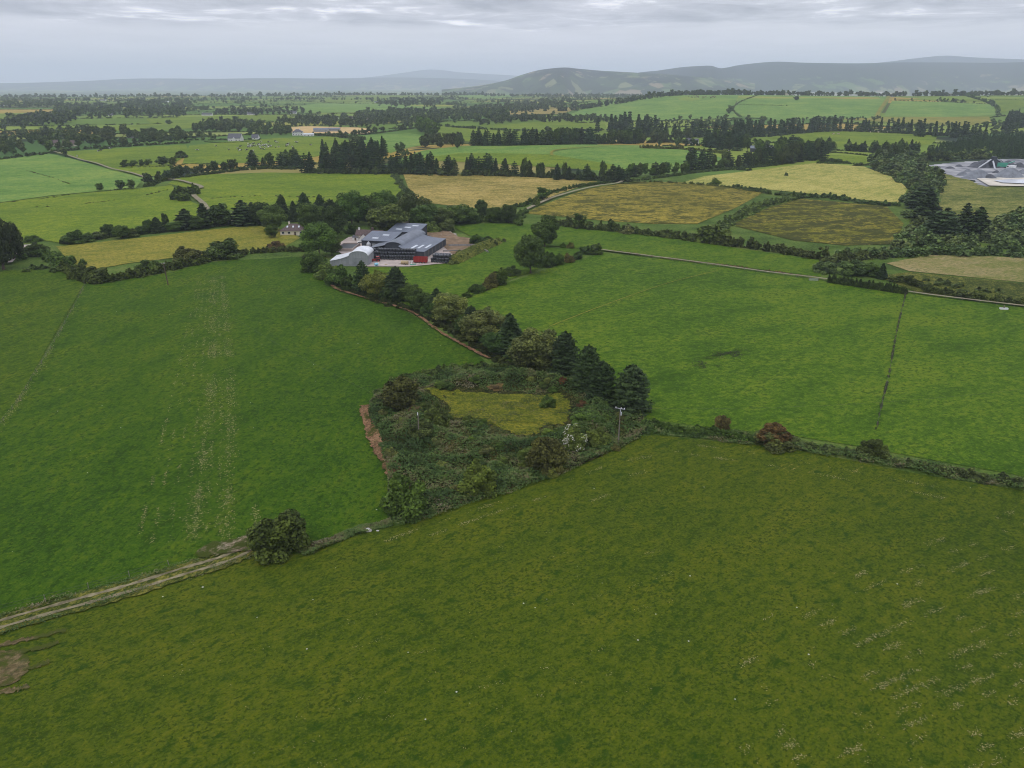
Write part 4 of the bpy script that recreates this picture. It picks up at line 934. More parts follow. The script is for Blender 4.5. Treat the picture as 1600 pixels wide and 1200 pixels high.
# trees round bungalow and farm
for t in [
    (412, 352, 316, 34, 'b', DARK, 'dark tree behind and left of the bungalow'), (428, 362, 318, 40, 'b', (.056, .084, .028), 'tall bright green tree left of the bungalow roof'), (425, 372, 350, 15, 'b', MIDG, 'slim young tree at the bungalow corner'),
    (442, 344, 305, 22, 'c', CONI, 'pointed conifer behind the bungalow'), (460, 346, 315, 18, 'c', CONI, 'smaller pointed conifer behind the bungalow'), (477, 342, 302, 26, 'c', CONI, 'tall pointed conifer behind the round green tree'),
    (488, 362, 316, 42, 'b', (.058, .088, .028), 'round bright tree right of the bungalow'), (502, 344, 305, 24, 'c', CONB, 'dark conifer right of the round bright tree'), (522, 372, 318, 40, 'b', (.036, .054, .022), 'dark tree behind the white barn'), (518, 350, 312, 30, 'c', CONI, 'dark conifer behind the dark farm tree'),
    (550, 352, 299, 46, 'b', MIDG, 'large rounded tree behind the cottage'), (580, 350, 304, 34, 'b', DARK, 'tree between the two large farm trees'), (601, 346, 298, 42, 'b', MIDG, 'broad tree behind the great farm tree'), (606, 366, 318, 60, 'b', (.058, .080, .028), 'great round tree behind the grey sheds'), (552, 366, 345, 24, 's', DARK, 'round bush beside the cottage roof'),
    (646, 348, 299, 50, 'b', (.050, .062, .028), 'big dark brownish tree behind the sheds'), (640, 352, 312, 22, 'b', DARK, 'thin dark tree at the farm avenue'), (664, 358, 318, 44, 'b', MIDG, 'rounded tree right of the farm avenue'), (690, 358, 322, 34, 'b', (.046, .066, .026), 'rounded tree at the corner of the rubble yard'), (700, 362, 340, 24, 's', WILL, 'grey green willow bush by the rubble yard'), (676, 364, 342, 26, 's', LIGHTG, 'light green bush by the rubble yard'),
    (718, 350, 320, 46, 'b', MIDG, 'broad tree right of the rubble yard'), (752, 340, 310, 17, 'b', (.046, .072, .03), 'slender upright tree in the hedge right of the farm'), (740, 349, 332, 22, 's', DARK, 'bush left of the slender upright tree'), (772, 348, 322, 24, 'b', MIDG, 'bushy tree right of the slender upright tree'), (795, 349, 318, 24, 'b', DARK, 'bushy tree beside the grey lane'), (635, 322, 288, 28, 's', (.06, .078, .034), 'bushy end of the hedge between green and brown meadows'),
    (746, 384, 366, 26, 's', DARK, 'dark bush on the end of the earth bank'), (760, 382, 366, 20, 's', DARK, 'second dark bush on the end of the earth bank'),
]: plant(t[0], t[1], t[2], t[3] * 1.18, *t[4:], near=True, cv=.05)
hedge([(400, 352), (440, 345), (500, 342), (560, 345), (610, 346), (660, 342)], 'shadowy undergrowth hedge behind the farm trees', (2, 4), (3, 5), 2.2, DARK, side=2)
hedge([(700, 348), (760, 347), (810, 347)], 'hedge of mixed bushes right of the farm', (3, 5), (3, 5), 1.8, MIDG, side=1.2, trees=.1)
hedge([(618, 276), (626, 290), (636, 305), (645, 318)], 'short hedge between green and brown meadows', (2, 4), (3, 4.5), 2.0, (.07, .09, .045), side=1.0)
# hedge above narrow field
hedge([(868, 352), (905, 357), (950, 361), (1000, 366), (1050, 372), (1100, 379)], 'dense dark hedge above the narrow green field', (3, 5.6), (3.5, 5.5), 1.7, (.046, .064, .026), side=1.2, trees=.08, treeh=(6, 8))
hedge([(1100, 379), (1150, 386), (1200, 392), (1250, 400), (1285, 407)], 'dense dark hedge continuing right above the narrow field', (3, 5.6), (3.5, 5.5), 1.7, (.050, .068, .028), side=1.3, trees=.08, treeh=(6, 8))
for t in [(905, 357, 333, 26, 'b', MIDG, 'tree rising from the hedge above the narrow field'), (1113, 380, 341, 54, 's', MIDG, 'big rounded bush where two meadow hedges meet'), (955, 361, 342, 24, 's', DARK, 'dark bush in the hedge above the narrow field'), (980, 366, 350, 24, 's', (.10, .11, .06), 'pale flowering bush in the hedge above the narrow field')]: plant(*t, near=False)
hedge([(1108, 374), (1130, 356), (1150, 342), (1185, 326), (1220, 316), (1250, 309)], 'green hedge between the two rushy meadows', (3, 5.5), (4, 6), 2.0, (.066, .092, .040), side=1.4)
hedge([(1246, 310), (1290, 309), (1330, 315), (1365, 320), (1400, 322)], 'rounded hedge between hay field and dark rushy meadow', (2.5, 4.5), (3.5, 5.5), 2.0, (.060, .086, .036), side=1.2)
hedge([(1148, 293), (1185, 300), (1215, 305), (1246, 308)], 'hedge at the near corner of the hay field', (2.5, 4), (3.5, 5), 2.2, (.056, .08, .034), side=1.2)
hedge([(808, 352), (812, 342), (822, 332)], 'bushy hedge at the foot of the grey lane', (2, 4), (3, 4), 1.8, MIDG, side=1.2)
hedge([(790, 330), (832, 316), (860, 303), (900, 293), (950, 286)], 'long hedge left of the grey lane', (2, 3.4), (3, 4), 2.0, MIDG, side=1, gap=.12)
for t in [(848, 312, 292, 26, 'b', MIDG, 'rounded tree beside the grey lane'), (838, 322, 306, 16, 's', LIGHTG, 'light bush beside the grey lane'), (1116, 288, 278, 22, 's', MIDG, 'single bush at the edge of the hay field'), (1228, 275, 269, 7, 's', DARK, 'tiny bush inside the hay field')]: plant(*t, near=False)
hedge([(975, 288), (1010, 285), (1060, 287), (1120, 291), (1160, 297), (1200, 303)], 'low hedge between hay field and rushy meadow', (1.4, 2.6), (2.6, 4), 2.2, (.06, .08, .035), side=1, gap=.2)
hedge([(985, 284), (1030, 278), (1080, 271), (1130, 266), (1150, 262)], 'hedge along the far edge of the rushy meadow', (2, 3.4), (3, 4.4), 2.2, (.058, .082, .036), side=1.2)
hedge([(1150, 264), (1200, 260), (1240, 253), (1272, 247)], 'long trimmed hedge above the hay field', (2.4, 3.6), (3, 4), 2.2, (.06, .085, .038), side=.9)
# lane-side dead fence growth
hedge([(950, 392), (1020, 401), (1100, 411), (1190, 422), (1280, 435)], 'low rusty growth along the wire fence of the gravel lane', (.4, 1.1), (1.2, 2.2), 1.3, (.085, .062, .036), side=.4, gap=.35)
hedge([(1296, 442), (1330, 447), (1375, 454), (1414, 460)], 'clipped dark cypress hedge beside the gravel lane', (3.6, 4.2), (2.2, 2.8), .8, (.034, .050, .018), side=.15)
for t in [(1288, 428, 405, 40, 's', WILL, 'rounded grey green bush at the left end of the cypress hedge'), (1330, 432, 400, 50, 's', (.06, .088, .034), 'large rounded bush behind the cypress hedge'), (1360, 434, 410, 40, 's', MIDG, 'rounded bush behind the middle of the cypress hedge'), (1377, 436, 412, 20, 'c', CONI, 'small dark upright cypress at the bush end')]: plant(*t, near=True, cv=.04)
hedge([(1388, 440), (1425, 446), (1460, 458), (1510, 466), (1560, 472), (1640, 484)], 'rough dark hedge along the far side of the gravel lane', (2.2, 4.2), (3, 5), 1.7, (.042, .058, .024), side=1.4, trees=.05, treeh=(5, 6))
hedge([(1455, 440), (1500, 450), (1560, 458), (1650, 470)], 'scattered scrub hedge behind the rough lane hedge', (1.6, 3), (3, 4.5), 2.2, (.060, .072, .034), side=2.5, gap=.3)
hedge([(1320, 405), (1360, 402), (1420, 399), (1480, 398), (1540, 399), (1680, 403)], 'rounded willow hedge behind the bare meadow', (3.5, 6), (5, 7), 2.4, (.062, .088, .040), side=2.0)
hedge([(1290, 415), (1330, 406), (1380, 402)], 'willow hedge at the corner of the narrow field', (3.5, 5.5), (4, 6), 2.0, (.058, .084, .036), side=2.0)
# bush row on the fence line through the right pasture
R_TUFT = scrub_mat('dock_leaves', [(0, (.030, .042, .016)), (.5, (.046, .058, .024)), (1, (.09, .085, .045))])
r_ = np.random.default_rng(77); Ln = resample(world_line([(1415, 460), (1404, 505), (1396, 545), (1388, 590), (1378, 630), (1369, 672)], 6), .12); pts = []
for i, q in enumerate(Ln):
    if math.sin(i * .05) + math.sin(i * .021 + 1) + 1.3 * math.sin(i * .13) + random.gauss(0, .5) < .25: continue
    for _ in range(5): pts.append((q[0] + r_.normal(0, .14), q[1] + r_.normal(0, .14), float(Z(q[0], q[1])) + .1 + .45 * r_.random()))
pts = np.array(pts); c = pts.mean(0); o = link('rough_grass', quads_mesh('rough_grass', quads_at(r_, pts - c, np.tile([0, 0, 1.], (len(pts), 1)), .16, .8), r_.random(len(pts)), R_TUFT)); o.location = c
tag(o, 'dark tufts of rough grass along the fence line across the right pasture', 'grass', None, 'stuff')
pts = []
for (x0, y0, x1, y1) in [(1088, 576, 1140, 545), (1120, 572, 1176, 538), (1128, 556, 1150, 545)]:
    for _ in range(700):
        t = r_.random(); q = at(x0 + (x1 - x0) * t + r_.normal(0, 5), y0 + (y1 - y0) * t + r_.normal(0, 3)) if _ % 8 == 0 else None
        if q is not None and vnoise(np.array([q[0]]), np.array([q[1]]), 3.0, 5)[0] > .45:
            for _k in range(8): pts.append((q[0] + r_.normal(0, .5), q[1] + r_.normal(0, .5), q[2] + .1 + .3 * r_.random()))
pts = np.array(pts); c = pts.mean(0); o = link('dock_weeds', quads_mesh('dock_weeds', quads_at(r_, pts - c, np.tile([0, 0, 1.], (len(pts), 1)), .15, .8), r_.random(len(pts)) * .6, R_TUFT)); o.location = c
tag(o, 'dark dock weeds in the right pasture', 'weeds', None, 'stuff')

# ------------------------------------------------------------------ conifer belts and woods of the middle distance
row([(478, 270), (540, 270), (600, 271), (660, 272), (682, 272)], 7.5, 'c', CONI, (24, 34), 'dark conifer in the dense belt at the top of the green field', 'conifers of the dense belt above the green field', (.36, .5), side=2)
for pts, lb in [([(478, 271), (560, 272), (682, 273)], 'dark undergrowth hedge under the dense belt'), ([(688, 274), (800, 276), (985, 284)], 'dark undergrowth hedge under the belt above the brown meadow'), ([(1122, 264), (1200, 259), (1272, 248)], 'dark undergrowth hedge under the belt right of the convex field'), ([(740, 228), (860, 227), (1075, 222)], 'dark undergrowth hedge under the spruce row'), ([(1000, 215), (1100, 215), (1205, 214)], 'dark undergrowth hedge under the pines'), ([(1205, 213), (1300, 206), (1400, 209), (1520, 215)], 'dark undergrowth hedge under the cattle field belt')]:
    hedge(pts, lb, (3, 8), (5, 8), 3.0, (.034, .050, .024), side=2)
row([(688, 273), (730, 273), (775, 274), (800, 275)], 8, 'c', CONI, (22, 32), 'dark conifer in the belt above the brown meadow', 'conifers of the belt above the brown meadow', (.36, .5), side=2)
row([(803, 276), (850, 278), (900, 281), (950, 283), (985, 283)], 8.5, 'ccb', DARK, (12, 30), 'dark tree in the uneven belt above the grey lane', 'trees of the uneven belt above the grey lane', (.4, .6), side=3)
row([(985, 276), (1020, 274), (1060, 272), (1075, 270)], 9, 'bbc', MIDG, (10, 22), 'small tree in the gappy row right of the grey lane', 'trees of the gappy row right of the grey lane', (.5, .8), side=2)
row([(1072, 266), (1084, 265), (1096, 265), (1108, 264)], 9, 'c', CONI, (28, 34), 'tall dark conifer in the pair clump on the convex field', 'conifers of the clump on the convex field', (.4, .5), side=2)
row([(1122, 264), (1160, 262), (1200, 259), (1240, 254), (1272, 248)], 8, 'cb', (.040, .054, .026), (20, 30), 'dark tree in the belt right of the convex field', 'trees of the belt right of the convex field', (.45, .6), side=3)
cluster([(500, 246), (610, 240), (604, 250), (520, 258)], 42, 'c', CONI, (20, 28), 'dark conifer in the plantation block left of the convex field', 'conifers of the plantation block', (.36, .48), False, 3)
row([(404, 262), (430, 262), (460, 262), (470, 258)], 9, 'cb', DARK, (14, 26), 'dark tree left of the dense conifer belt', 'trees left of the dense conifer belt', (.45, .7), side=3)
hedge([(228, 292), (262, 281), (300, 276), (340, 271), (380, 266), (420, 264), (465, 265)], 'bushy hedge across the left fields', (2, 4), (3, 5), 2.2, DARK, side=1.4)
row([(230, 288), (262, 280), (300, 274), (340, 269), (380, 265)], 13, 'b', (.034, .050, .024), (12, 18), 'dark round tree along the bushy hedge of the left fields', 'trees along the bushy hedge of the left fields', (.7, 1.0), side=1.5)
for k, (x, b, t_, w_, kd) in enumerate([(157, 298, 286, 13, 'b'), (189, 296, 281, 15, 'b'), (206, 296, 281, 12, 'b'), (195, 262, 249, 14, 'b'), (209, 260, 250, 15, 'b'), (222, 260, 249, 9, 'b'), (232, 259, 248, 11, 'b'), (255, 259, 245, 19, 'b'), (271, 258, 245, 12, 'b'), (274, 312, 294, 14, 's'), (286, 314, 294, 20, 's'), (296, 306, 286, 18, 's'), (305, 304, 286, 14, 's'), (282, 302, 290, 14, 's'), (283, 247, 235, 20, 's')]):
    plant(x, b, t_, w_ * 1.15, kd, DARK if k % 2 else MIDG, ('dark round tree on its own among the left fields' if kd == 'b' else 'dark bush beside the bend of the farm road'), 'lone trees of the left fields' if kd == 'b' else 'bushes beside the farm road bend', near=False)
hedge([(186, 262), (230, 262), (270, 260), (300, 256), (345, 258)], 'thin hedge under the lone trees of the left fields', (1, 2), (2.4, 4), 2.6, (.05, .062, .03), side=1, gap=.3)
for pts, lb in [([(0, 318), (60, 312), (130, 302), (212, 294)], 'thin broken hedge between the two left fields'), ([(20, 262), (60, 272), (110, 288)], 'thin broken line of scrub in the silage field'), ([(50, 325), (130, 319), (210, 309), (265, 297)], 'thin broken fence growth across the bright left field'), ([(320, 311), (400, 307), (470, 308), (560, 312), (600, 314)], 'thin broken fence growth across the green field before the belt')]:
    hedge(pts, lb, (.5, 1.3), (1.6, 3), 2.8, (.055, .058, .03), side=.6, gap=.5)
row([(740, 228), (790, 228), (840, 227)], 6.5, 'c', CONI, (18, 25), 'dark spruce in the row behind the convex field', 'spruces of the row behind the convex field', (.36, .5), side=2)
row([(845, 227), (900, 226), (950, 226), (1005, 225)], 7, 'bbc', DARK, (16, 26), 'dark tree in the mixed belt behind the convex field', 'trees of the mixed belt behind the convex field', (.5, .7), side=4)
row([(1005, 224), (1040, 223), (1075, 221)], 8, 'b', (.045, .06, .03), (14, 22), 'rounded tree behind the box hedge', 'rounded trees behind the box hedge', (.6, .8), side=4)
cluster([(655, 232), (690, 222), (728, 224), (724, 234), (690, 236)], 18, 'b', (.042, .058, .03), (14, 20), 'dark rounded tree in the copse on the hill edge', 'trees of the copse on the hill edge', (.6, .85), False, 4)
row([(655, 205), (670, 210), (684, 214)], 9, 'b', MIDG, (18, 24), 'big rounded tree at the edge of the blue green field', 'big trees at the edge of the blue green field', (.7, .9), side=3)
row([(950, 206), (980, 204), (1006, 206)], 4, 'c', CONI, (16, 26), '', '', side=9, far=True)
row([(1000, 214), (1050, 214), (1100, 214), (1150, 213), (1205, 213)], 6, 'c', CONI, (17, 25), 'dark pine in the belt behind the cottage', 'pines of the belt behind the cottage', (.4, .55), side=5, far=True)
cluster([(1095, 236), (1170, 236), (1172, 228), (1100, 226)], 26, 'bcc', DARK, (16, 26), 'dark tree in the grove behind the cottage', 'trees of the grove behind the cottage', (.5, .7), False, 4)
row([(1150, 226), (1160, 216), (1166, 214)], 6, 'c', CONI, (20, 28), 'tall pine at the right end of the grove', 'pines at the right end of the grove', (.45, .6), side=4, far=True)
row([(1205, 212), (1250, 208), (1300, 205), (1350, 206), (1400, 208), (1460, 212), (1520, 214)], 6.5, 'c', CONI, (15, 22), 'black green conifer in the long belt above the cattle field', 'conifers of the long belt above the cattle field', (.36, .48), side=4, far=True)
row([(1440, 213), (1480, 215), (1520, 215)], 6, 'c', CONI, (17, 23), 'black green conifer at the thick end of the cattle field belt', 'conifers at the thick end of the cattle field belt', (.38, .5), side=8, far=True)
row([(1195, 245), (1225, 240), (1262, 240), (1278, 238)], 8, 'bbc', MIDG, (14, 26), 'tree around the far farmstead at the right', 'trees around the far farmstead', (.55, .8), side=5)
row([(1272, 242), (1290, 236), (1310, 235), (1352, 238), (1372, 240)], 8, 'c', CONI, (12, 20), 'small dark conifer beside the little paddock', 'conifers beside the little paddock', (.45, .6), side=4)
hedge([(1280, 238), (1320, 240), (1356, 244)], 'clipped low hedge beside the little paddock', (2, 2.6), (2, 3), 1.8, DARK, side=.4)
hedge([(1278, 256), (1310, 256), (1350, 258)], 'ragged hedge on the near side of the little paddock', (1.6, 3), (2.4, 4), 2.2, DARK, side=1)
row([(1285, 253), (1305, 254), (1322, 256)], 12, 's', DARK, (6, 11), 'dark bush on the near side of the little paddock', 'bushes on the near side of the little paddock', (.7, 1), side=1)
me, c = mass(FAR_CON, 'conifer_belt'); o = link('conifer_belt', me); o.location = c; o.color = (*CONI, 1)
tag(o, 'far black green conifer belts behind the cottage and above the cattle field', 'conifers', None, 'stuff')
# wood of willows at the right
cluster([(1356, 262), (1372, 250), (1400, 246), (1445, 262), (1468, 285), (1462, 310), (1448, 345), (1418, 352), (1412, 318), (1424, 296), (1395, 276)], 85, 's', WILL, (13, 22), 'rounded grey green willow in the wood beside the quarry', 'willows of the wood beside the quarry', (.75, 1.0), False, 4)
cluster([(1362, 252), (1390, 243), (1420, 240), (1432, 250), (1390, 262)], 16, 'bc', DARK, (16, 24), 'dark tree at the far end of the willow wood', 'dark trees at the far end of the willow wood', (.5, .7), False, 4)
for t in [(1446, 346, 300, 42, 'c', CONI, 'tall broad dark conifer in the willow wood'), (1438, 326, 290, 30, 'c', CONI, 'dark conifer behind the tall broad one'), (1472, 374, 328, 40, 'c', CONI, 'dark conifer at the near end of the willow wood'), (1504, 366, 320, 26, 'c', (.03, .042, .028), 'slender dark conifer left of its taller neighbour'), (1524, 372, 326, 34, 'c', CONI, 'dark spreading conifer among the willows at right'), (1466, 284, 264, 16, 'b', DARK, 'small round tree on the quarry edge'), (1598, 372, 352, 30, 'b', DARK, 'dark tree cut by the right edge')]: plant(t[0], t[1], t[2], t[3] * 1.15, *t[4:], near=False, cv=.05)
cluster([(1405, 392), (1410, 362), (1450, 352), (1500, 372), (1530, 376), (1560, 350), (1600, 334), (1690, 340), (1690, 396), (1540, 392)], 75, 's', WILL, (15, 26), 'rounded willow bush in the thicket above the bare meadow', 'willows of the thicket above the bare meadow', (.75, 1.05), False, 4)
cluster([(1396, 250), (1455, 252), (1520, 250), (1545, 246), (1520, 243), (1440, 246)], 26, 's', WILL, (8, 12), 'low willow along the plantation edge above the quarry', 'willows along the plantation edge', (.8, 1.1), False, 4)
row([(1380, 245), (1400, 240), (1430, 238)], 9, 'c', CONI, (14, 20), 'dark conifer at the corner of the plantation', 'conifers at the corner of the plantation', (.45, .6), side=5)
# dense plantation (one mass)
def wood(poly, n, kinds, hm, label, col, wr=(.5, .8), name='woodland', cat='wood'):
    P = [at(*q) for q in poly]; xs = [p[0] for p in P]; ys = [p[1] for p in P]; it = []; k = 0
    while len(it) < n and k < n * 40:
        k += 1; x, y = random.uniform(min(xs), max(xs)), random.uniform(min(ys), max(ys))
        if inside(P, x, y): h = random.uniform(*hm); it.append((x, y, float(Z(x, y)) - .2, h * random.uniform(*wr), h, random.choice(kinds), random.gauss(0, .1)))
    me, c = mass(it, name); o = link(name, me); o.location = c; o.color = (*col, 1); return tag(o, label, cat, None, 'stuff')
wood([(1440, 246), (1478, 232), (1520, 221), (1580, 218), (1760, 220), (1760, 250), (1600, 250), (1545, 244), (1490, 246)], 1500, 'c', (7, 10), 'dense young conifer plantation above the quarry', (.030, .050, .026), (.4, .5))
wood([(1560, 218), (1576, 186), (1600, 182), (1760, 184), (1760, 196), (1600, 198)], 160, 'c', (16, 22), 'dark conifer block at the right edge of the ridge', (.026, .042, .026), (.4, .5))

# ------------------------------------------------------------------ far country: hedges on the patchwork edges, woods, tree lines
def in_fields(x, y): return any(inside(P, x, y) for P in FIELDS_W)
far_items = []; nh = 0
for (p0, p1) in FAR_EDGES:
    m_ = ((p0[0] + p1[0]) / 2, (p0[1] + p1[1]) / 2); d = math.hypot(*m_)
    if random.random() < .08: continue
    a, b = np.array(p0), np.array(p1); l = np.linalg.norm(b - a); thick = random.random()
    st = 3.2 if d < 1500 else 4.6 if d < 3000 else 7.0
    seg = [a + (b - a) * t for t in np.linspace(0, 1, max(2, int(l / st)))]
    seg = [(q[0] + random.gauss(0, 1.2), q[1] + random.gauss(0, 1.2)) for q in seg]
    seg = [q for q in seg if not in_fields(*q)]
    if len(seg) < 5: continue
    it = []
    for (x, y) in seg:
        if random.random() < .06 + .2 * (thick < .3): continue
        k_ = 's'; h = random.uniform(1.8, 4.0); w = random.uniform(4.5, 7) * (1 if d < 1500 else 1.6)
        if random.random() < (.05 + .26 * (thick > .72)): k_ = 'b'; h = random.uniform(7, 13); w = h * random.uniform(.7, 1)
        it.append((x, y, float(Z(x, y)) - .2, w, h, k_, random.gauss(0, .1)))
    if not it: continue
    if d < 1750 and nh < 90:
        nh += 1; me, c = mass(it, 'hedgerow'); o = link('hedgerow', me); o.location = c; o.color = jit(FARC)
        tag(o, 'distant hedgerow with scattered trees between the far pastures', 'hedge', 'distant hedgerows between the far pastures')
    else: far_items += it
me, c = mass(far_items, 'far_hedgerows'); o = link('far_hedgerows', me); o.location = c; o.color = (*FARC, 1)
tag(o, 'mass of far hedgerows and hedge trees fading into the distance', 'hedgerows', None, 'stuff')

cluster([(0, 246), (70, 240), (110, 234), (200, 228), (296, 224), (296, 212), (200, 210), (100, 214), (0, 226)], 95, 'b', (.050, .070, .030), (9, 16), 'rounded tree in the bushy band above the left fields', 'trees of the bushy band above the left fields', (.75, 1.1), False, 6)
hedge([(0, 250), (70, 241), (110, 235), (220, 228), (296, 224)], 'dense hedge along the bushy band above the left fields', (3, 5), (4, 6), 3.0, (.046, .064, .03), side=2)
cluster([(300, 212), (350, 208), (430, 212), (470, 212), (440, 202), (340, 200), (300, 204)], 30, 'b', (.050, .070, .032), (9, 16), 'rounded tree around the white farmhouse', 'trees around the white farmhouse', (.75, 1.1), False, 7)
hedge([(320, 222), (345, 224), (372, 223), (402, 220), (406, 217)], 'clipped low hedge around the white farmhouse', (1.6, 2.0), (2, 2.6), 1.8, DARK, side=.3)
hedge([(490, 212), (530, 214), (556, 218), (560, 222)], 'bushy hedge right of the white villa', (4, 8), (5, 8), 3, FARC, side=3)
row([(398, 212), (440, 211), (448, 209)], 9, 'b', FARC, (9, 14), 'tree left of the white villa', 'trees left of the white villa', (.7, 1), side=3)
for pl, n_, lb, hm in [
    ([(10, 197), (110, 196), (118, 188), (60, 186), (20, 190)], 55, 'dark copse under the rounded far field', (14, 22)),
    ([(80, 182), (150, 187), (290, 184), (296, 170), (200, 166), (90, 168)], 210, 'large far wood at the left', (12, 20)),
    ([(195, 171), (300, 168), (310, 160), (210, 158)], 90, 'far wood beyond the left pastures', (12, 20)),
    ([(0, 172), (100, 168), (100, 160), (0, 163)], 70, 'far wood at the left edge', (12, 20)),
    ([(0, 226), (120, 214), (160, 205), (60, 205), (0, 212)], 90, 'thicket at the left edge', (6, 12)),
    ([(430, 198), (540, 200), (690, 198), (690, 184), (560, 184), (440, 190)], 210, 'leafy village trees beyond the stubble field', (10, 17)),
    ([(560, 186), (700, 192), (800, 192), (790, 178), (680, 176), (570, 178)], 170, 'long dark wood above the village', (13, 20)),
    ([(590, 166), (640, 170), (700, 166), (690, 158), (610, 158)], 60, 'far copse', (14, 22)),
    ([(735, 184), (800, 178), (860, 174), (900, 166), (890, 158), (800, 164), (740, 172)], 170, 'wooded valley in the far middle', (12, 20)),
    ([(750, 196), (830, 192), (950, 192), (950, 186), (840, 184), (760, 190)], 90, 'tree band below the brown fields', (9, 15)),
    ([(770, 166), (850, 160), (960, 155), (1000, 150), (960, 146), (820, 155)], 150, 'far wood at the foot of the hillside', (12, 18)),
    ([(955, 196), (1050, 197), (1160, 196), (1160, 189), (960, 189)], 170, 'pale scrub under the broad hillside', (3, 6)),
    ([(1540, 212), (1620, 214), (1760, 216), (1760, 192), (1560, 194)], 170, 'rough scrub at the right below the ridge', (4, 8)),
    ([(1225, 190), (1300, 189), (1380, 188), (1380, 184), (1240, 186)], 60, 'scrub line under the hillside', (4, 7)),
    ([(300, 208), (320, 186), (420, 196), (410, 204)], 50, 'far trees beside the white farmhouse', (8, 14)),
    ([(330, 180), (400, 182), (480, 178), (470, 172), (340, 174)], 80, 'far trees beyond the long field', (9, 15)),
]: wood(pl, n_, 'b', hm, lb, (.046, .066, .032), (.75, 1.1))
# skyline tree belts on the edge of the plateau (Y metres ahead)
def belt(x0, x1, Y0, Y1, n, hm, label, kinds='b', dep=60, col=(.044, .062, .032)):
    it = []
    for k in range(n):
        t = random.random(); x = x0 + (x1 - x0) * t; y = Y0 + (Y1 - Y0) * t + random.uniform(-dep, dep); h = random.uniform(*hm) * random.choice((.7, 1, 1, 1.2))
        it.append((x, y, float(Z(x, y)) - .3, h * random.uniform(.7, 1.1), h, random.choice(kinds), random.gauss(0, .1)))
    me, c = mass(it, 'woodland'); o = link('woodland', me); o.location = c; o.color = (*col, 1); return tag(o, label, 'wood', None, 'stuff')
belt(-2700, -1500, 4200, 4500, 170, (12, 20), 'skyline tree belt at the far left')
belt(-1600, -100, 4700, 4900, 260, (12, 22), 'skyline tree belt left of the hill')
belt(-150, 900, 4500, 4300, 170, (10, 20), 'skyline tree belt before the wooded hill')
belt(-3000, -200, 3300, 3700, 320, (8, 16), 'far tree belt across the plain')
belt(120, 640, 2150, 2560, 170, (11, 17), 'tree belt along the top of the broad hillside', dep=25)
belt(620, 1500, 2560, 2520, 230, (11, 18), 'tree belt along the crest of the ridge', dep=30)
belt(1480, 2300, 2520, 2500, 150, (11, 18), 'tree belt at the right end of the ridge', dep=30)
hedge([(1182, 150), (1160, 158), (1147, 167), (1146, 174), (1156, 183)], 'curved hedge down the hillside', (2, 4), (4, 6), 5, FARC, side=1)
hedge([(1152, 164), (1190, 165), (1230, 166)], 'short straight hedge on the hillside', (2.5, 4), (4, 6), 5, FARC, side=1)
hedge([(1392, 157), (1440, 159), (1500, 161), (1545, 163)], 'hedge with small trees on the ridge', (2, 4), (4, 6), 6, FARC, side=1, trees=.2, treeh=(6, 9))
hedge([(1500, 148), (1535, 158), (1556, 168), (1558, 180)], 'tree lined hedge at the right of the ridge', (4, 8), (6, 9), 7, FARC, side=2, trees=.3, treeh=(9, 13))
hedge([(1540, 156), (1600, 157), (1700, 158)], 'thin far hedge at the right edge', (2, 4), (4, 6), 6, FARC, side=1)
for t in [(1244, 157, 150, 9, 'b', FARC, 'lone flat topped tree on the pale hillside'), (1140, 178, 164, 11, 'b', FARC, 'round tree in the curved hillside hedge'), (1168, 190, 179, 10, 'b', FARC, 'round tree at the foot of the hillside hedge'), (1192, 191, 181, 13, 'b', FARC, 'broad round tree right of the hillside hedge foot'), (1398, 150, 137, 14, 'b', FARC, 'large round tree on top of the ditch line'), (264, 195, 187, 10, 'b', FARC, 'round lone tree in the long green far field')]: plant(*t, near=False)
hedge([(672, 196), (730, 201), (790, 204), (850, 206), (940, 205)], 'hedge of rounded bushes before the pale field', (4, 7), (6, 9), 6, FARC, side=1.5, gap=.12)

# ------------------------------------------------------------------ buildings
WHITEW = plain_mat('white_render', (.62, .61, .58), .85, .12, .5, .2, dirt=.25)
CREAM = plain_mat('cream_render', (.58, .52, .40), .85, .12, .5, .2, dirt=.25)
SLATE = plain_mat('slate_roof', (.085, .085, .095), .7, .25, 1.5, .3)
TILEB = plain_mat('brown_tile', (.105, .075, .068), .8, .25, 1.6, .2)
GLASSM = plain_mat('window_glass', (.03, .035, .045), .12, .2, .5, .5)
FRAMEW = plain_mat('white_trim', (.7, .7, .68), .6, .06, 1)
SKYL = plain_mat('skylight_sheet', (.52, .55, .57), .5, .12, .6)
STEELB = ribbed_mat('blue_grey_sheeting', (.105, .120, .150), 'X', 1.0, .42, .16, 0, .4)
STEELC = ribbed_mat('weathered_sheeting', (.125, .138, .162), 'X', 1.0, .45, .2, 0, .45)
WALLD = ribbed_mat('dark_cladding', (.045, .050, .060), 'X', .5, .6, .2)
GREYC = ribbed_mat('grey_cladding', (.26, .27, .275), 'X', .45, .6, .12, 0, .5)
WHITER = ribbed_mat('white_roof_sheeting', (.62, .63, .63), 'X', .6, .5, .1, 0, .3)
BLOCK = plain_mat('block_wall', (.24, .225, .21), .95, .2, .7, .1, dirt=.5)
DARKOPEN = plain_mat('slurry', (.035, .035, .038), .35, .25, .5, .4)
RUBBER = plain_mat('rubber', (.022, .022, .024), .85, .2, 3)
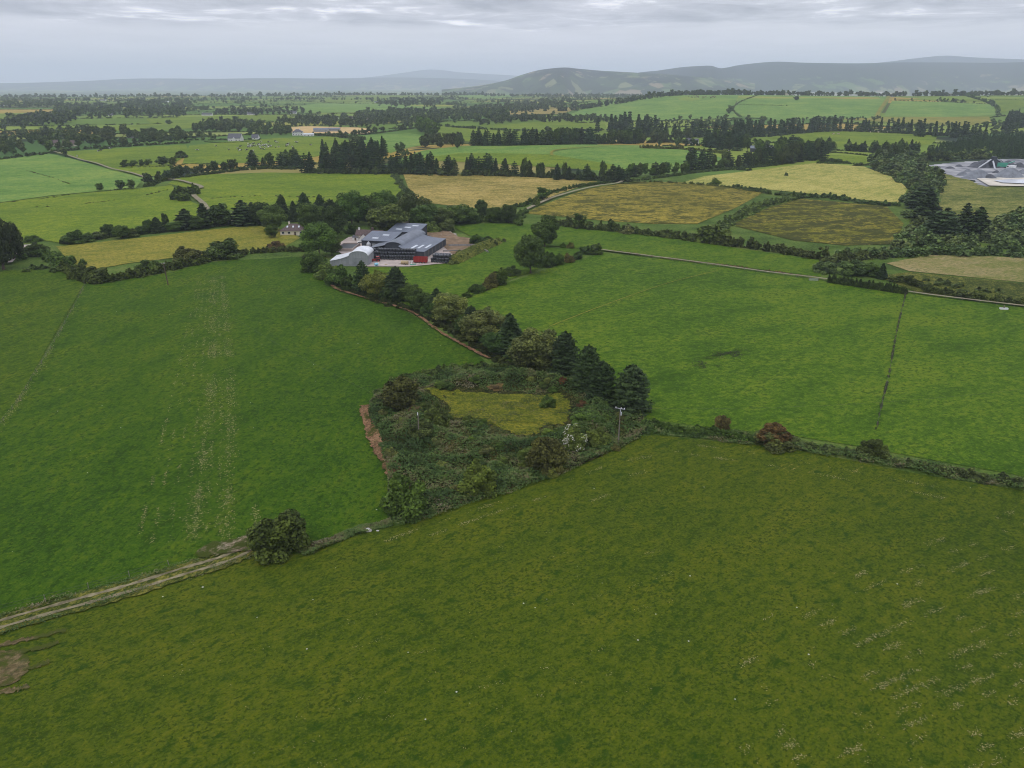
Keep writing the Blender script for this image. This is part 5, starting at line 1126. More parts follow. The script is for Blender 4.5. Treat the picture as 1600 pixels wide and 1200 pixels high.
def house(px, py, w, d, hw, hr, rz, wall, roof, label, hip=False, chim=1, wins=3, porch=False, sky=0, cat='house', name='house', over=.35, off=(0, 0), door=True):
    p = at(px, py); o = empty(name, (p[0] + off[0], p[1] + off[1], p[2] - .1), R(rz)); tag(o, label, cat)
    mb = MB(); mb.box(-w / 2, w / 2, 0, d, -.6, hw)
    if not hip:
        for x in (-w / 2, w / 2 - .25): mb.add([(x, 0, hw), (x + .25, 0, hw), (x + .25, d, hw), (x, d, hw), (x, d / 2, hw + hr), (x + .25, d / 2, hw + hr)], [(0, 3, 4), (1, 5, 2), (0, 4, 5, 1), (3, 2, 5, 4)])
    wl = mb.build('wall', wall, o)
    ro = MB(); e = over; t = .18; zl = hw - e * hr / (d / 2) + .05
    if hip:
        i = min(d / 2, w / 2 - .6); A = [(-w / 2 - e, -e, zl), (w / 2 + e, -e, zl), (w / 2 + e, d + e, zl), (-w / 2 - e, d + e, zl), (-w / 2 + i, d / 2, hw + hr), (w / 2 - i, d / 2, hw + hr)]
        ro.add(A, [(0, 1, 5, 4), (1, 2, 5), (2, 3, 4, 5), (3, 0, 4), (0, 3, 2, 1)])
    else:
        for s in (0, 1):
            y0, y1 = (-e, d / 2) if s == 0 else (d + e, d / 2)
            a = [(-w / 2 - e, y0, zl), (w / 2 + e, y0, zl), (w / 2 + e, y1, hw + hr + .05), (-w / 2 - e, y1, hw + hr + .05)]
            ro.add(a + [(x, y, z + t) for x, y, z in a], [(0, 1, 2, 3), (7, 6, 5, 4), (0, 4, 5, 1), (1, 5, 6, 2), (2, 6, 7, 3), (3, 7, 4, 0)])
    rf = ro.build('roof', roof, o)
    for k in range(chim):
        x = (-w / 2 + .7, w / 2 - .7)[k % 2] if not hip else (-w / 6, w / 5)[k % 2]
        MB().box(x - .4, x + .4, d / 2 - .35, d / 2 + .35, hw + hr - .4, hw + hr + 1.0).build('chimney', wall, rf)
    for k in range(sky):
        x = -w / 2 + w * (k + 1.2) / (sky + 1.2); y = d * .26; z = hw + hr * y / (d / 2)
        MB().add([(x - .4, y - .5, z + .22 - .5 * hr / (d / 2)), (x + .4, y - .5, z + .22 - .5 * hr / (d / 2)), (x + .4, y + .5, z + .22 + .5 * hr / (d / 2)), (x - .4, y + .5, z + .22 + .5 * hr / (d / 2)), (x - .4, y - .5, z - .3), (x + .4, y - .5, z - .3), (x + .4, y + .5, z - .3), (x - .4, y + .5, z - .3)], [(0, 1, 2, 3), (0, 4, 5, 1), (1, 5, 6, 2), (2, 6, 7, 3), (3, 7, 4, 0)]).build('skylight', SKYL, rf)
    slots = wins + (1 if door else 0)
    for k in range(slots):
        x = -w / 2 + w * (k + .5) / slots
        if door and k == slots // 2:
            MB().box(x - .5, x + .5, -.05, .03, 0, 2.05).build('door', BARK, o); continue
        for st in range(2 if hw > 4.4 else 1):
            z0 = .95 + st * 2.6
            f = MB(); f.box(x - .75, x + .75, -.06, .02, z0, z0 + .09); f.box(x - .75, x + .75, -.06, .02, z0 + 1.11, z0 + 1.2); f.box(x - .75, x - .66, -.06, .02, z0 + .09, z0 + 1.11); f.box(x + .66, x + .75, -.06, .02, z0 + .09, z0 + 1.11)
            fo = f.build('window', FRAMEW, o); MB().box(x - .66, x + .66, -.03, .01, z0 + .09, z0 + 1.11).build('pane', GLASSM, fo)
    if porch:
        pw, pd = w * .14, 1.8; pm = MB(); pm.box(-pw / 2 - .0, pw / 2, -pd, -.07, -.3, hw * .92)
        pm.add([(-pw / 2, -pd, hw * .92), (pw / 2, -pd, hw * .92), (0, -pd, hw + .9), (-pw / 2, -.07, hw * .92), (pw / 2, -.07, hw * .92), (0, -.07, hw + .9)], [(0, 1, 2), (3, 5, 4), (0, 2, 5, 3), (1, 4, 5, 2)])
        pm.build('porch', wall, o)
    return o
house(455, 368, 12.5, 9, 2.7, 2.9, 2, CREAM, TILEB, 'cream bungalow with brown hipped roof and three skylights', hip=True, chim=1, wins=3, sky=3, off=(.6, 0))
house(366, 221, 17, 11, 4.2, 5.5, -4, WHITEW, SLATE, 'large white farmhouse with grey roof and gabled porch beside the dairy herd', chim=0, wins=4, porch=True)
house(398, 218, 9, 8, 2.6, 3.8, -4, WHITEW, SLATE, 'small white garage just right of the large white farmhouse', chim=0, wins=1, door=False, cat='garage', name='garage')
house(465, 212, 15, 11, 5.2, 3.6, 8, WHITEW, SLATE, 'white hip roofed villa in front of the stubble field', hip=True, chim=2, wins=3)
house(482, 213, 15, 6, 2.8, 1.2, 8, WHITEW, WHITER, 'low white flat outbuilding attached to the hip roofed villa side', chim=0, wins=2, cat='outbuilding', name='outbuilding')
house(501, 207, 22, 11, 4.2, 2.4, 5, GREYC, STEELC, 'grey farm shed right of the white villa', chim=0, wins=0, door=False, cat='shed', name='farm_shed')
house(522, 206, 18, 10, 4.0, 2.0, 5, GREYC, STEELB, 'darker grey farm shed, second right of the white villa', chim=0, wins=0, door=False, cat='shed', name='farm_shed')
for (px, py, w_, rz, wl, rf, lb) in [(503, 186, 17, 10, WHITEW, SLATE, 'white gabled house among the village trees, left one'), (521, 186, 14, -50, WHITEW, SLATE, 'white gable ended house in the village trees'), (550, 187, 15, 15, WHITEW, TILEB, 'pale house with brownish roof in the village trees'), (574, 188, 12, 60, CREAM, TILEB, 'small pale house half hidden by village trees'), (591, 192, 17, -35, WHITEW, SLATE, 'white house with tall gable at the right of the village'), (458, 178, 16, 5, WHITEW, SLATE, 'pale two storey house left of the village'), (393, 180, 22, 0, WHITEW, SLATE, 'long white bungalow beyond the long far field'), (323, 181, 24, 0, WHITEW, SLATE, 'pale grey roofed house at the edge of the long far field'), (588, 161, 14, 0, WHITEW, SLATE, 'tiny white house below the far copse'), (84, 228, 9, 20, CREAM, TILEB, 'cream cottage in the trees at the left'), (107, 229, 14, 10, CREAM, TILEB, 'pinkish cottage with brown roof above the left fields'), (208, 215, 17, 0, BLOCK, SLATE, 'grey roofed house among the left trees'), (173, 182, 9, 30, WHITEW, SLATE, 'small white house at the edge of the far left wood'), (160, 158, 26, 0, WHITEW, SLATE, 'white house group on the far plateau'), (6, 166, 26, 20, WHITEW, SLATE, 'white house at the far left edge'), (260, 161, 16, 0, WHITEW, WHITER, 'far white shed beyond the left pastures'), (330, 150, 20, 0, WHITEW, SLATE, 'far white farmhouse on the plateau'), (342, 149, 20, 20, WHITEW, SLATE, 'far white gable house beside the plateau farmhouse'), (365, 144, 60, 0, WHITEW, WHITER, 'large far white building on the skyline'), (773, 177, 17, 20, WHITEW, SLATE, 'white house in the wooded valley'), (848, 162, 22, 0, WHITEW, SLATE, 'pale house below the far hillside wood'), (872, 162, 20, 10, CREAM, SLATE, 'second pale house below the far hillside wood')]:
    house(px, py, w_, 9, 3.2 if w_ < 30 else 7, 3.6, rz, wl, rf, lb, chim=1, wins=2, door=False)
house(143, 220, 28, 9, 3.2, 1.8, 4, GREYC, WHITER, 'long pale roofed shed in the left tree band', chim=0, wins=0, door=False, cat='shed', name='farm_shed')
house(1080, 226, 15, 11, 3.0, 4.2, -24, WHITEW, SLATE, 'white walled cottage with blue grey roof behind the box hedge', chim=0, wins=2, door=False)
for (px, py, w_, d_, rz, lb) in [(1184, 238, 17, 14, -20, 'dark fronted farm shed at the far right farmstead'), (1200, 238, 16, 14, -12, 'pale grey farm shed in the middle of the far right farmstead'), (1229, 239, 15, 13, 0, 'pale roofed shed at the right end of the far right farmstead')]:
    house(px, py, w_, d_, 4.2, 2.2, rz, WALLD if px < 1190 else GREYC, STEELC if px < 1190 else WHITER, lb, chim=0, wins=0, door=False, cat='shed', name='farm_shed')
# buildings of the town on the ridge
for k, (X, Y, w_, d_, h_, lb) in enumerate([(900, 2600, 80, 30, 9, 'long pale factory on the ridge, leftmost'), (1000, 2620, 110, 40, 12, 'largest pale factory on the ridge'), (1050, 2540, 26, 14, 6, 'white gabled house in front of the pale factory'), (1130, 2640, 60, 30, 13, 'pale factory block behind the ridge trees'), (1210, 2650, 44, 26, 12, 'pale factory block further right behind the ridge trees'), (1345, 2560, 56, 20, 9, 'long white building on the ridge right of the ditch line'), (1560, 2560, 60, 20, 8, 'white buildings row near the right end of the ridge'), (840, 2560, 34, 18, 8, 'brown roofed building at the left of the ridge factories')]):
    zb = float(Z(X, Y)); o = empty('factory', (X, Y, zb - .3)); tag(o, lb, 'factory')
    MB().box(-w_ / 2, w_ / 2, 0, d_, 0, h_).build('wall', WHITEW if k != 7 else CREAM, o)
    MB().prism([(-w_ / 2 - .5, h_), (w_ / 2 + .5, h_), (w_ / 2 + .5, h_ + .5), (0, h_ + 1.8), (-w_ / 2 - .5, h_ + .5)], -.5, d_ + .5).build('roof', WHITER if k != 7 else TILEB, o)

# box hedges by the cottage
hedge([(1002, 232), (1035, 233), (1068, 234)], 'tall clipped box hedge left of the cottage', (4.6, 5.0), (4.5, 5), 1.4, BOX_, side=.2)
hedge([(1072, 235), (1105, 238), (1140, 241)], 'tall clipped box hedge right of the cottage', (4.2, 4.6), (4.5, 5), 1.4, BOX_, side=.2)

# ------------------------------------------------------------------ the farm
FA = R(13); EX = np.array([math.cos(FA), -math.sin(FA)]); EY = np.array([math.sin(FA), math.cos(FA)]); F0 = np.array([-39.5, 345.3])
def fw(u, v): q = F0 + EX * u + EY * v; return (q[0], q[1], 0.0)
def roof_plane(mb, P, t=.14, m=0):
    a = [tuple(p) for p in P]; b = [(x, y, z + t) for x, y, z in a]
    return mb.add(a + b, [(3, 2, 1, 0), (4, 5, 6, 7), (0, 1, 5, 4), (1, 2, 6, 5), (2, 3, 7, 6), (3, 0, 4, 7)], m)
def curved_roof(mb, prof, y0, y1, t=.14):
    for (xa, za), (xb, zb) in zip(prof, prof[1:]): roof_plane(mb, [(xa, y0, za), (xb, y0, zb), (xb, y1, zb), (xa, y1, za)], t)
o = empty('hay_barn', fw(-28, 0), -FA); tag(o, 'big blue grey barn with curved middle roof and lean-to roofs on both sides', 'barn')
arch = [(8 + 8.5 * (1 - math.cos(t)) / 2, 5.0 + 1.9 * math.sin(t)) for t in np.linspace(0, math.pi, 15)]
mb = MB(); curved_roof(mb, arch, 3, 36); mb.build('barrel_roof', STEELC, o)
mb = MB(); cv = [(15.7, 5.80), (16.6, 5.25), (17.6, 4.85), (19, 4.5), (21.5, 4.05), (24.5, 3.85), (28, 3.7)]; curved_roof(mb, cv, 0, 33); rr_ = mb.build('lean_to_roof', STEELB, o)
for (x, y0) in ((20.2, 3.5), (22.6, 5.8), (25.4, 8)):
    z = np.interp(x, [c_[0] for c_ in cv], [c_[1] for c_ in cv]); z2 = np.interp(x + 1.0, [c_[0] for c_ in cv], [c_[1] for c_ in cv])
    q = MB(); roof_plane(q, [(x, y0, z + .17), (x + 1.0, y0, z2 + .17), (x + 1.0, y0 + 8, z2 + .17), (x, y0 + 8, z + .17)], .05); q.build('skylight', SKYL, rr_)
mb = MB(); cvl = [(0, 3.6), (2, 3.9), (4.5, 4.35), (6.6, 4.85), (8, 5.3), (8.9, 5.85)]; curved_roof(mb, cvl, 4, 15.5); mb.build('lean_to_roof', STEELC, o)
mb = MB(); mb.prism([(8.05, -.3), (16.45, -.3)] + [(x, z - .03) for x, z in arch[::-1]], 3.3, 3.5); mb.build('gable_wall', WALLD, o)
mb = MB(); mb.box(27.7, 27.9, .3, 32.7, -.3, 3.6); mb.box(16.6, 27.7, .3, .45, -.3, 3.65); mb.box(16.6, 27.7, 32.4, 32.6, -.3, 3.65); mb.build('wall', WALLD, o)
mb = MB(); mb.box(.2, .35, 4.3, 15.2, -.3, 3.5); mb.box(.35, 8, 4.3, 4.45, -.3, 3.55); mb.build('wall', WALLD, o)
MB().box(8.1, 16.4, 35.6, 35.8, -.3, 4.9).build('rear_wall', WALLD, o)
mb = MB()
for y in np.linspace(1, 32, 7): mb.box(27.92, 28.05, y - .12, y + .12, -.2, 3.62)
mb.build('column', BLOCK, o)
def mono(u, v, w, d, zf, zb, label, sk):
    o = empty('cattle_shed', fw(u, v), -FA); tag(o, label, 'shed')
    mb = MB(); roof_plane(mb, [(-.3, -.4, zf - .05), (w + .3, -.4, zf - .05), (w + .3, d + .3, zb + .05), (-.3, d + .3, zb + .05)]); r_f = mb.build('roof', STEELB, o)
    for (x, y, l) in sk:
        z = lambda yy: zf + (zb - zf) * yy / d + .13; q = MB(); roof_plane(q, [(x, y, z(y)), (x + 3.2, y, z(y)), (x + 3.2, y + l, z(y + l)), (x, y + l, z(y + l))], .05); q.build('skylight', SKYL, r_f)
    mb = MB(); mb.box(0, w, 0, .2, -.3, zf - .1); mb.box(0, w, d - .2, d, -.3, zb - .1)
    for x in (0, w - .2): mb.add([(x, .2, -.3), (x + .2, .2, -.3), (x + .2, d - .2, -.3), (x, d - .2, -.3), (x, .2, zf - .08), (x + .2, .2, zf - .08), (x + .2, d - .2, zb - .12), (x, d - .2, zb - .12)], [(0, 3, 2, 1), (4, 5, 6, 7), (0, 1, 5, 4), (1, 2, 6, 5), (2, 3, 7, 6), (3, 0, 4, 7)])
    mb.build('wall', WALLD, o)
    MB().box(w * .35, w * .35 + 3.6, -.08, -.01, -.2, 3.2).build('door', GREYC, o); return o
mono(-37, 16, 15, 14, 4.5, 6.4, 'blue grey cattle shed with two skylights left of the big barn', [(4, 3, 1.4), (7.5, 8, 1.4)])
mono(-33.4, 41, 16, 14, 4.6, 6.4, 'blue grey cattle shed with three skylights at the back of the farm', [(3, 3, 1.4), (6.5, 6.5, 1.4), (9.5, 9.5, 1.4)])
# white barn
o = empty('white_barn', (-79.5, 333.8, 0), R(-3)); tag(o, 'white roofed barn with grey front and a lean-to sweeping down at its left', 'barn')
wa = [(0, 2.3), (2.5, 2.7), (5, 3.3), (7, 3.95), (8.6, 4.6)] + [(8.6 + 8.4 * (1 - math.cos(t)) / 2, 4.62 + 2.0 * math.sin(t)) for t in np.linspace(.12, math.pi, 12)]
mb = MB(); curved_roof(mb, wa, -.25, 11.5, .16); mb.build('roof', WHITER, o)
mb = MB(); mb.prism([(.1, -.3), (16.85, -.3)] + [(x, z - .05) for x, z in wa[::-1]][0:] , 0, .2); mb.build('front_wall', GREYC, o)
mb = MB(); mb.box(16.7, 16.9, .2, 11.2, -.3, 4.5); mb.box(.1, .3, .2, 11.2, -.3, 2.25); mb.build('side_wall', GREYC, o)
MB().box(9.8, 14.6, -.09, -.01, -.2, 3.8).build('sliding_door', ribbed_mat('door_sheeting', (.22, .23, .24), 'X', .4), o)
# cottage
p = at(*(500 + 392 / 5.714, 330 + 300 / 5.714)); o = empty('cottage', (p[0], p[1], 0), R(-14)); tag(o, 'old brown roofed cottage with a white gable end in the farmyard', 'house')
MB().box(-2.3, 2.3, 0, 7, -.3, 3.0).add([(-2.3, 0, 3), (2.3, 0, 3), (0, 0, 5.3), (-2.3, 7, 3), (2.3, 7, 3), (0, 7, 5.3)], [(0, 1, 2), (3, 5, 4)]).build('wall', WHITEW, o)
mb = MB(); roof_plane(mb, [(-2.6, -.2, 2.75), (0, -.2, 5.35), (0, 8, 5.35), (-2.6, 8, 2.75)]); roof_plane(mb, [(0, -.2, 5.35), (2.6, -.2, 2.75), (2.6, 8, 2.75), (0, 8, 5.35)]); mb.build('roof', TILEB, o)
MB().box(-7.5, 6.5, 7.1, 12, -.3, 3.2).build('rear_wall', CREAM, o)
mb = MB(); roof_plane(mb, [(-7.8, 6.8, 3.1), (6.8, 6.8, 3.1), (6.8, 9.55, 5.6), (-7.8, 9.55, 5.6)]); roof_plane(mb, [(-7.8, 9.55, 5.6), (6.8, 9.55, 5.6), (6.8, 12.3, 3.1), (-7.8, 12.3, 3.1)]); rf = mb.build('rear_roof', TILEB, o)
MB().box(.3, 1.3, 9.1, 10, 5.2, 7).build('chimney', TILEB, rf); MB().box(-6.8, -6, 9.2, 9.9, 5.2, 6.6).build('chimney', WHITEW, rf)
MB().box(-.5, .5, -.06, -.01, .9, 2.1).build('window', GLASSM, o)
# slurry tank
p = at(*(500 + 215 / 5.714, 330 + 368 / 5.714)); o = empty('slurry_tank', (p[0], p[1], 0), R(-4)); tag(o, 'open concrete slurry tank with dark surface behind the white barn', 'tank')
mb = MB(); mb.box(-4.2, 4.2, 0, .3, -.2, 1.9); mb.box(-4.2, 4.2, 13.7, 14, -.2, 1.9); mb.box(-4.2, -3.9, .3, 13.7, -.2, 1.9); mb.box(3.9, 4.2, .3, 13.7, -.2, 1.9); mb.build('wall', CONC, o)
MB().box(-3.88, 3.88, .32, 13.68, .1, 1.5).build('slurry', DARKOPEN, o)
p = at(*(500 + 315 / 5.714, 330 + 272 / 5.714)); house(500 + 318 / 5.714, 330 + 272 / 5.714, 3.2, 3, 2.2, .7, -10, WHITEW, SLATE, 'tiny white outhouse beside the brown roofed cottage', chim=0, wins=0, door=True, cat='outhouse', name='outhouse', over=.15)
# feed bin
p = at(*(500 + 438 / 5.714, 330 + 348 / 5.714)); o = empty('feed_bin', (p[0], p[1], 0)); tag(o, 'pale conical feed bin at the corner of the bale stack', 'feed bin')
GALV = plain_mat('galvanised', (.40, .41, .42), .45, .12, 2)
mb = MB(); mb.tube([(0, 0, 1.0), (0, 0, 1.9), (0, 0, 3.0), (0, 0, 4.3)], [.2, 1.1, 1.1, .1], 16); mb.build('hopper', GALV, o)
for a in range(4): MB().tube([(math.cos(a * 1.571 + .78) * 1.0, math.sin(a * 1.571 + .78) * 1.0, 0), (math.cos(a * 1.571 + .78) * 1.05, math.sin(a * 1.571 + .78) * 1.05, 2.2)], [.06, .06], 6).build('leg', GALV, o)
# bales
BALE = plain_mat('black_wrap', (.030, .032, .037), .30, .35, 2.5, .6)
def bale_mesh():
    mb = MB(); mb.tube([(0, 0, 0), (0, 0, .10), (0, 0, .6), (0, 0, 1.08), (0, 0, 1.2), (0, 0, 1.2)], [.50, .60, .635, .60, .50, .02], 14)
    me = mb.mesh('silage_bale', BALE); me.polygons.foreach_set('use_smooth', [True] * len(me.polygons)); return me
BM_ = bale_mesh()
def bales(p0, ex, ey, nx, tiers, label, group, skip=()):
    for j, nz in enumerate(tiers):
        for k in range(nz):
            if (j, k) in skip: continue
            for i in range(nx):
                if k == nz - 1 and random.random() < .04: continue
                q = p0 + ex * (i * 1.29 + (.5 if j % 2 else 0) + random.uniform(-.07, .07)) + ey * (j * 1.3 + random.uniform(-.07, .07))
                o = link('silage_bale', BM_); o.location = (q[0], q[1], k * 1.19 + .12); o.rotation_euler = (R(random.uniform(-4, 4)), R(random.uniform(-4, 4)), random.uniform(0, 6.3)); tag(o, label, 'bale', group)
d1 = np.array([20.9, -2.0]); d1 /= np.linalg.norm(d1); d1n = np.array([-d1[1], d1[0]])
bales(np.array([-63.8, 345.6]), d1, d1n, 16, (2, 3, 4, 4), 'black wrapped silage bale in the long stack before the big barn', 'silage bales of the long stack', ((3, 0), (3, 1)))
bales(np.array([-35.4, 339.3]), EX, EY, 6, (2, 3, 3, 3, 3), 'black wrapped silage bale in the short stack right of the red trailer', 'silage bales of the short stack')
# wheels
def wheel(mb_r, w, parent, loc, hub):
    t = MB(); t.tube([(-w / 2, 0, 0), (-w * .4, 0, 0), (w * .4, 0, 0), (w / 2, 0, 0)], [mb_r * .88, mb_r, mb_r, mb_r * .88], 18); ty = t.build('wheel', RUBBER, parent); ty.location = loc
    h = MB(); h.tube([(-w / 2 - .03, 0, 0), (w / 2 + .03, 0, 0)], [mb_r * .5, mb_r * .5], 12); h.build('hub', hub, ty); return ty
REDP = plain_mat('red_paint', (.30, .028, .024), .5, .12, .8, .3, dirt=.2); TRED = plain_mat('tractor_red', (.30, .035, .03), .4, .12, 1)
o = empty('silage_trailer', (-40.4, 338.2, 0), R(-8)); tag(o, 'bright red high sided silage trailer between the two bale stacks', 'trailer')
mb = MB(); mb.box(-3, 3, -1.15, -1.05, .95, 3.1); mb.box(-3, 3, 1.05, 1.15, .95, 3.1); mb.box(-3, -2.9, -1.05, 1.05, .95, 3.1); mb.box(2.9, 3, -1.05, 1.05, .95, 2.9); mb.box(-2.9, 2.9, -1.05, 1.05, .85, 1.0); mb.build('body', REDP, o)
mb = MB()
for x in np.linspace(-2.8, 2.8, 9): mb.box(x - .07, x + .07, -1.27, -1.153, .95, 3.05)
mb.box(-3.05, 3.05, -1.25, -1.16, 3.05, 3.2); mb.build('rib', REDP, o)
MB().obox((-3, 0, .8), (-5, 0, .6), .18, .2).build('drawbar', WALLD, o)
for x in (.3, 1.7):
    for y in (-1.0, 1.0): w_ = wheel(.55, .4, o, (x, y, .6), GALV); w_.rotation_euler = (0, 0, math.pi / 2)
p = at(500 + 498 / 5.714, 330 + 460 / 5.714); o = empty('tractor', (p[0], p[1] + 1, 0), R(12)); tag(o, 'old red tractor beside the white barn', 'tractor')
mb = MB(); mb.box(-2.0, .2, -.42, .42, .75, 1.55); mb.box(-2.1, -2.0, -.35, .35, .8, 1.45); mb.box(.2, 1.5, -.5, .5, .6, 1.25); mb.build('bonnet', TRED, o)
mb = MB(); mb.box(.15, 1.45, -.7, .7, 1.25, 2.45); mb.build('cab', GLASSM, o); MB().box(.05, 1.55, -.78, .78, 2.452, 2.6).build('cab_roof', TRED, o)
for y in (-.9, .9):
    w_ = wheel(.85, .45, o, (.95, y, .87), TRED); w_.rotation_euler = (0, 0, math.pi / 2)
    w_ = wheel(.48, .3, o, (-1.6, y * .85, .5), TRED); w_.rotation_euler = (0, 0, math.pi / 2)
    MB().box(.2, 1.75, y - .25, y + .25, 1.75, 1.85).build('mudguard', TRED, o)
BLUEP = plain_mat('pale_blue_plastic', (.25, .50, .62), .45, .1, 1.5)
p = at(500 + 506 / 5.714, 330 + 498 / 5.714); o = empty('tank_sprayer', (p[0], p[1], 0), R(20)); tag(o, 'small pale blue and white tank sprayer in front of the tractor', 'sprayer')
mb = MB(); mb.tube([(-.9, 0, 1.2), (-.8, 0, 1.2), (.5, 0, 1.2), (.6, 0, 1.2)], [.4, .62, .62, .4], 16); mb.build('tank', BLUEP, o); MB().tube([(-.15, 0, 1.78), (-.15, 0, 1.95)], [.22, .2], 12).build('lid', FRAMEW, o)
mb = MB(); mb.box(-1.1, 1.0, -.5, .5, .5, .62); mb.box(.65, 1.15, -.55, .55, .62, 1.7); mb.build('frame', FRAMEW, o)
for y in (-.65, .65): w_ = wheel(.36, .22, o, (-.1, y, .37), GALV); w_.rotation_euler = (0, 0, math.pi / 2)
TANP = plain_mat('tan_paint', (.36, .27, .15), .7, .2, 1.2, dirt=.3); GRNP = plain_mat('green_paint', (.06, .28, .19), .5, .15, 1.2)
p = at(500 + 760 / 5.714, 330 + 484 / 5.714); o = empty('manure_spreader', (p[0], p[1], 0), R(-10)); tag(o, 'rusty tan spreader parked left of the red trailer', 'farm machine')
mb = MB(); mb.tube([(-1.8, 0, 1.3), (-1.7, 0, 1.3), (1.4, 0, 1.3), (1.5, 0, 1.3)], [.5, .8, .8, .5], 14); mb.build('drum', TANP, o); MB().obox((-1.7, 0, .7), (-3.1, 0, .5), .14, .16).build('drawbar', WALLD, o)
MB().box(-1.6, 1.5, -.5, .5, .45, .56).build('frame', WALLD, o)
for y in (-.85, .85): w_ = wheel(.5, .35, o, (.1, y, .52), TANP); w_.rotation_euler = (0, 0, math.pi / 2)
p = at(500 + 832 / 5.714, 330 + 486 / 5.714); o = empty('mower', (p[0], p[1], 0), R(15)); tag(o, 'green folded mower implement beside the rusty tan spreader', 'farm machine')
mb = MB(); mb.box(-1.3, 1.3, -.5, .5, .25, .75); mb.build('deck', GRNP, o); mb = MB(); mb.obox((-.8, 0, .7), (-.4, 0, 2.0), .5, .25); mb.obox((1.2, 0, .5), (2.4, 0, .9), .2, .2); mb.build('arm', FRAMEW, o)
for x in (-1, 1): w_ = wheel(.27, .2, o, (x, .62, .28), WALLD); w_.rotation_euler = (0, 0, math.pi / 2)
p = at(500 + 590 / 5.714, 330 + 486 / 5.714); o = empty('pallet_stack', (p[0], p[1], 0), R(8)); tag(o, 'small brown stack of pallets on the yard', 'pallets')
for k in range(4): MB().box(-.6, .6, -.5, .5, k * .16, k * .16 + .13).build('pallet', TANP, o)
p = at(500 + 368 / 5.714, 330 + 297 / 5.714); o = empty('parked_car', (p[0], p[1], 0), R(14)); tag(o, 'small white car parked by the white gable of the cottage', 'car')
mb = MB(); mb.prism([(-2, .35), (2, .35), (2.05, .8), (1.1, .95), (-2, .95)], -.8, .8); mb.prism([(-1.9, .95), (1.0, .95), (.35, 1.5), (-1.6, 1.5)], -.72, .72); mb.build('body', FRAMEW, o)
MB().prism([(-1.75, 1.0), (.85, 1.0), (.32, 1.42), (-1.55, 1.42)], -.74, .74).build('window', GLASSM, o)
for x in (-1.25, 1.25):
    for y in (-.75, .75): w_ = wheel(.31, .2, o, (x, y, .32), GALV); w_.rotation_euler = (0, 0, math.pi / 2)
# walls of the right yard and the earth bank
for (u0, v0, u1, v1, hh, lb) in [(2, 30, 15, 34, 1.6, 'rear concrete wall of the feed yard'), (3, 18, 16, 22, 1.2, 'middle concrete wall of the feed yard'), (15.4, 33.5, 24, 22, 1.0, 'low wall at the right of the feed yard')]:
    a, b = fw(u0, v0), fw(u1, v1); o = MB().obox((a[0], a[1], hh / 2), (b[0], b[1], hh / 2), .3, hh).build('yard_wall', BLOCK); tag(o, lb, 'wall')
def ridge(pts, wid, hgt, mat, name, label):
    Ln = resample(world_line(pts, 8), 1.2); V = []; n = 9
    for i, p in enumerate(Ln):
        a = Ln[max(i - 1, 0)]; b = Ln[min(i + 1, len(Ln) - 1)]; d = (b - a)[:2]; d /= np.linalg.norm(d); e = min(1, i / 5, (len(Ln) - 1 - i) / 5)
        for k in range(n):
            s = -1 + 2 * k / (n - 1); V.append((p[0] - d[1] * s * wid / 2, p[1] + d[0] * s * wid / 2, -.1 + hgt * e * (1 - s * s) * (.85 + .3 * random.random())))
    F = [(i * n + k, i * n + k + 1, (i + 1) * n + k + 1, (i + 1) * n + k) for i in range(len(Ln) - 1) for k in range(n - 1)]
    me = bpy.data.meshes.new(name); me.from_pydata(V, [], F); me.materials.append(mat); me.update(); bm = bmesh.new(); bm.from_mesh(me); bmesh.ops.recalc_face_normals(bm, faces=bm.faces); bm.to_mesh(me); bm.free()
    me.polygons.foreach_set('use_smooth', [True] * len(me.polygons)); return tag(link(name, me), label, 'bank', None, 'structure')
BANKPX = [(703, 412), (722, 402), (745, 391), (768, 381), (775, 377)]
ridge(BANKPX, 11, 2.6, G_ROUGH, 'earth_bank', 'grassed earth bank at the right of the farmyard')
hedge(BANKPX, 'rough grass and weeds hedge growing on the farmyard earth bank', (2.2, 3.4), (2.4, 3.6), 1.0, (.085, .095, .045), side=2.2)
def rubble(poly, n, sz, label):
    P = [at(*q) for q in poly]; xs = [p[0] for p in P]; ys = [p[1] for p in P]; mb = MB(); r = random.Random(4); c = 0
    while c < n:
        x, y = r.uniform(min(xs), max(xs)), r.uniform(min(ys), max(ys))
        if not inside(P, x, y): continue
        c += 1; s = r.uniform(*sz); z = float(Z(x, y)) + .2; v = [(x + s * dx * r.uniform(.6, 1.3), y + s * dy * r.uniform(.6, 1.3), z + s * dz * r.uniform(.4, 1.1)) for dx, dy, dz in ((-1, -1, -.4), (1, -1, -.4), (1, 1, -.4), (-1, 1, -.4), (-.6, -.6, .7), (.6, -.5, .8), (.5, .6, .6), (-.5, .6, .8))]
        mb.add(v, [(0, 3, 2, 1), (4, 5, 6, 7), (0, 1, 5, 4), (1, 2, 6, 5), (2, 3, 7, 6), (3, 0, 4, 7)])
    return tag(mb.build('rubble', plain_mat('rubble_stone', (.34, .30, .25), .95, .3, .4)), label, 'rubble', None, 'stuff')
rubble([(655, 362), (672, 359), (700, 362), (715, 368), (690, 373), (662, 371)], 130, (.3, 1.0), 'heap of stones and rubble behind the sheds')
rubble([(694, 384), (712, 378), (735, 380), (725, 388), (705, 394)], 60, (.2, .5), 'scattered stones in the feed yard')
rubble([(325, 868), (335, 852), (390, 838), (402, 846), (380, 858)], 60, (.12, .38), 'loose stones in the gateway patch')
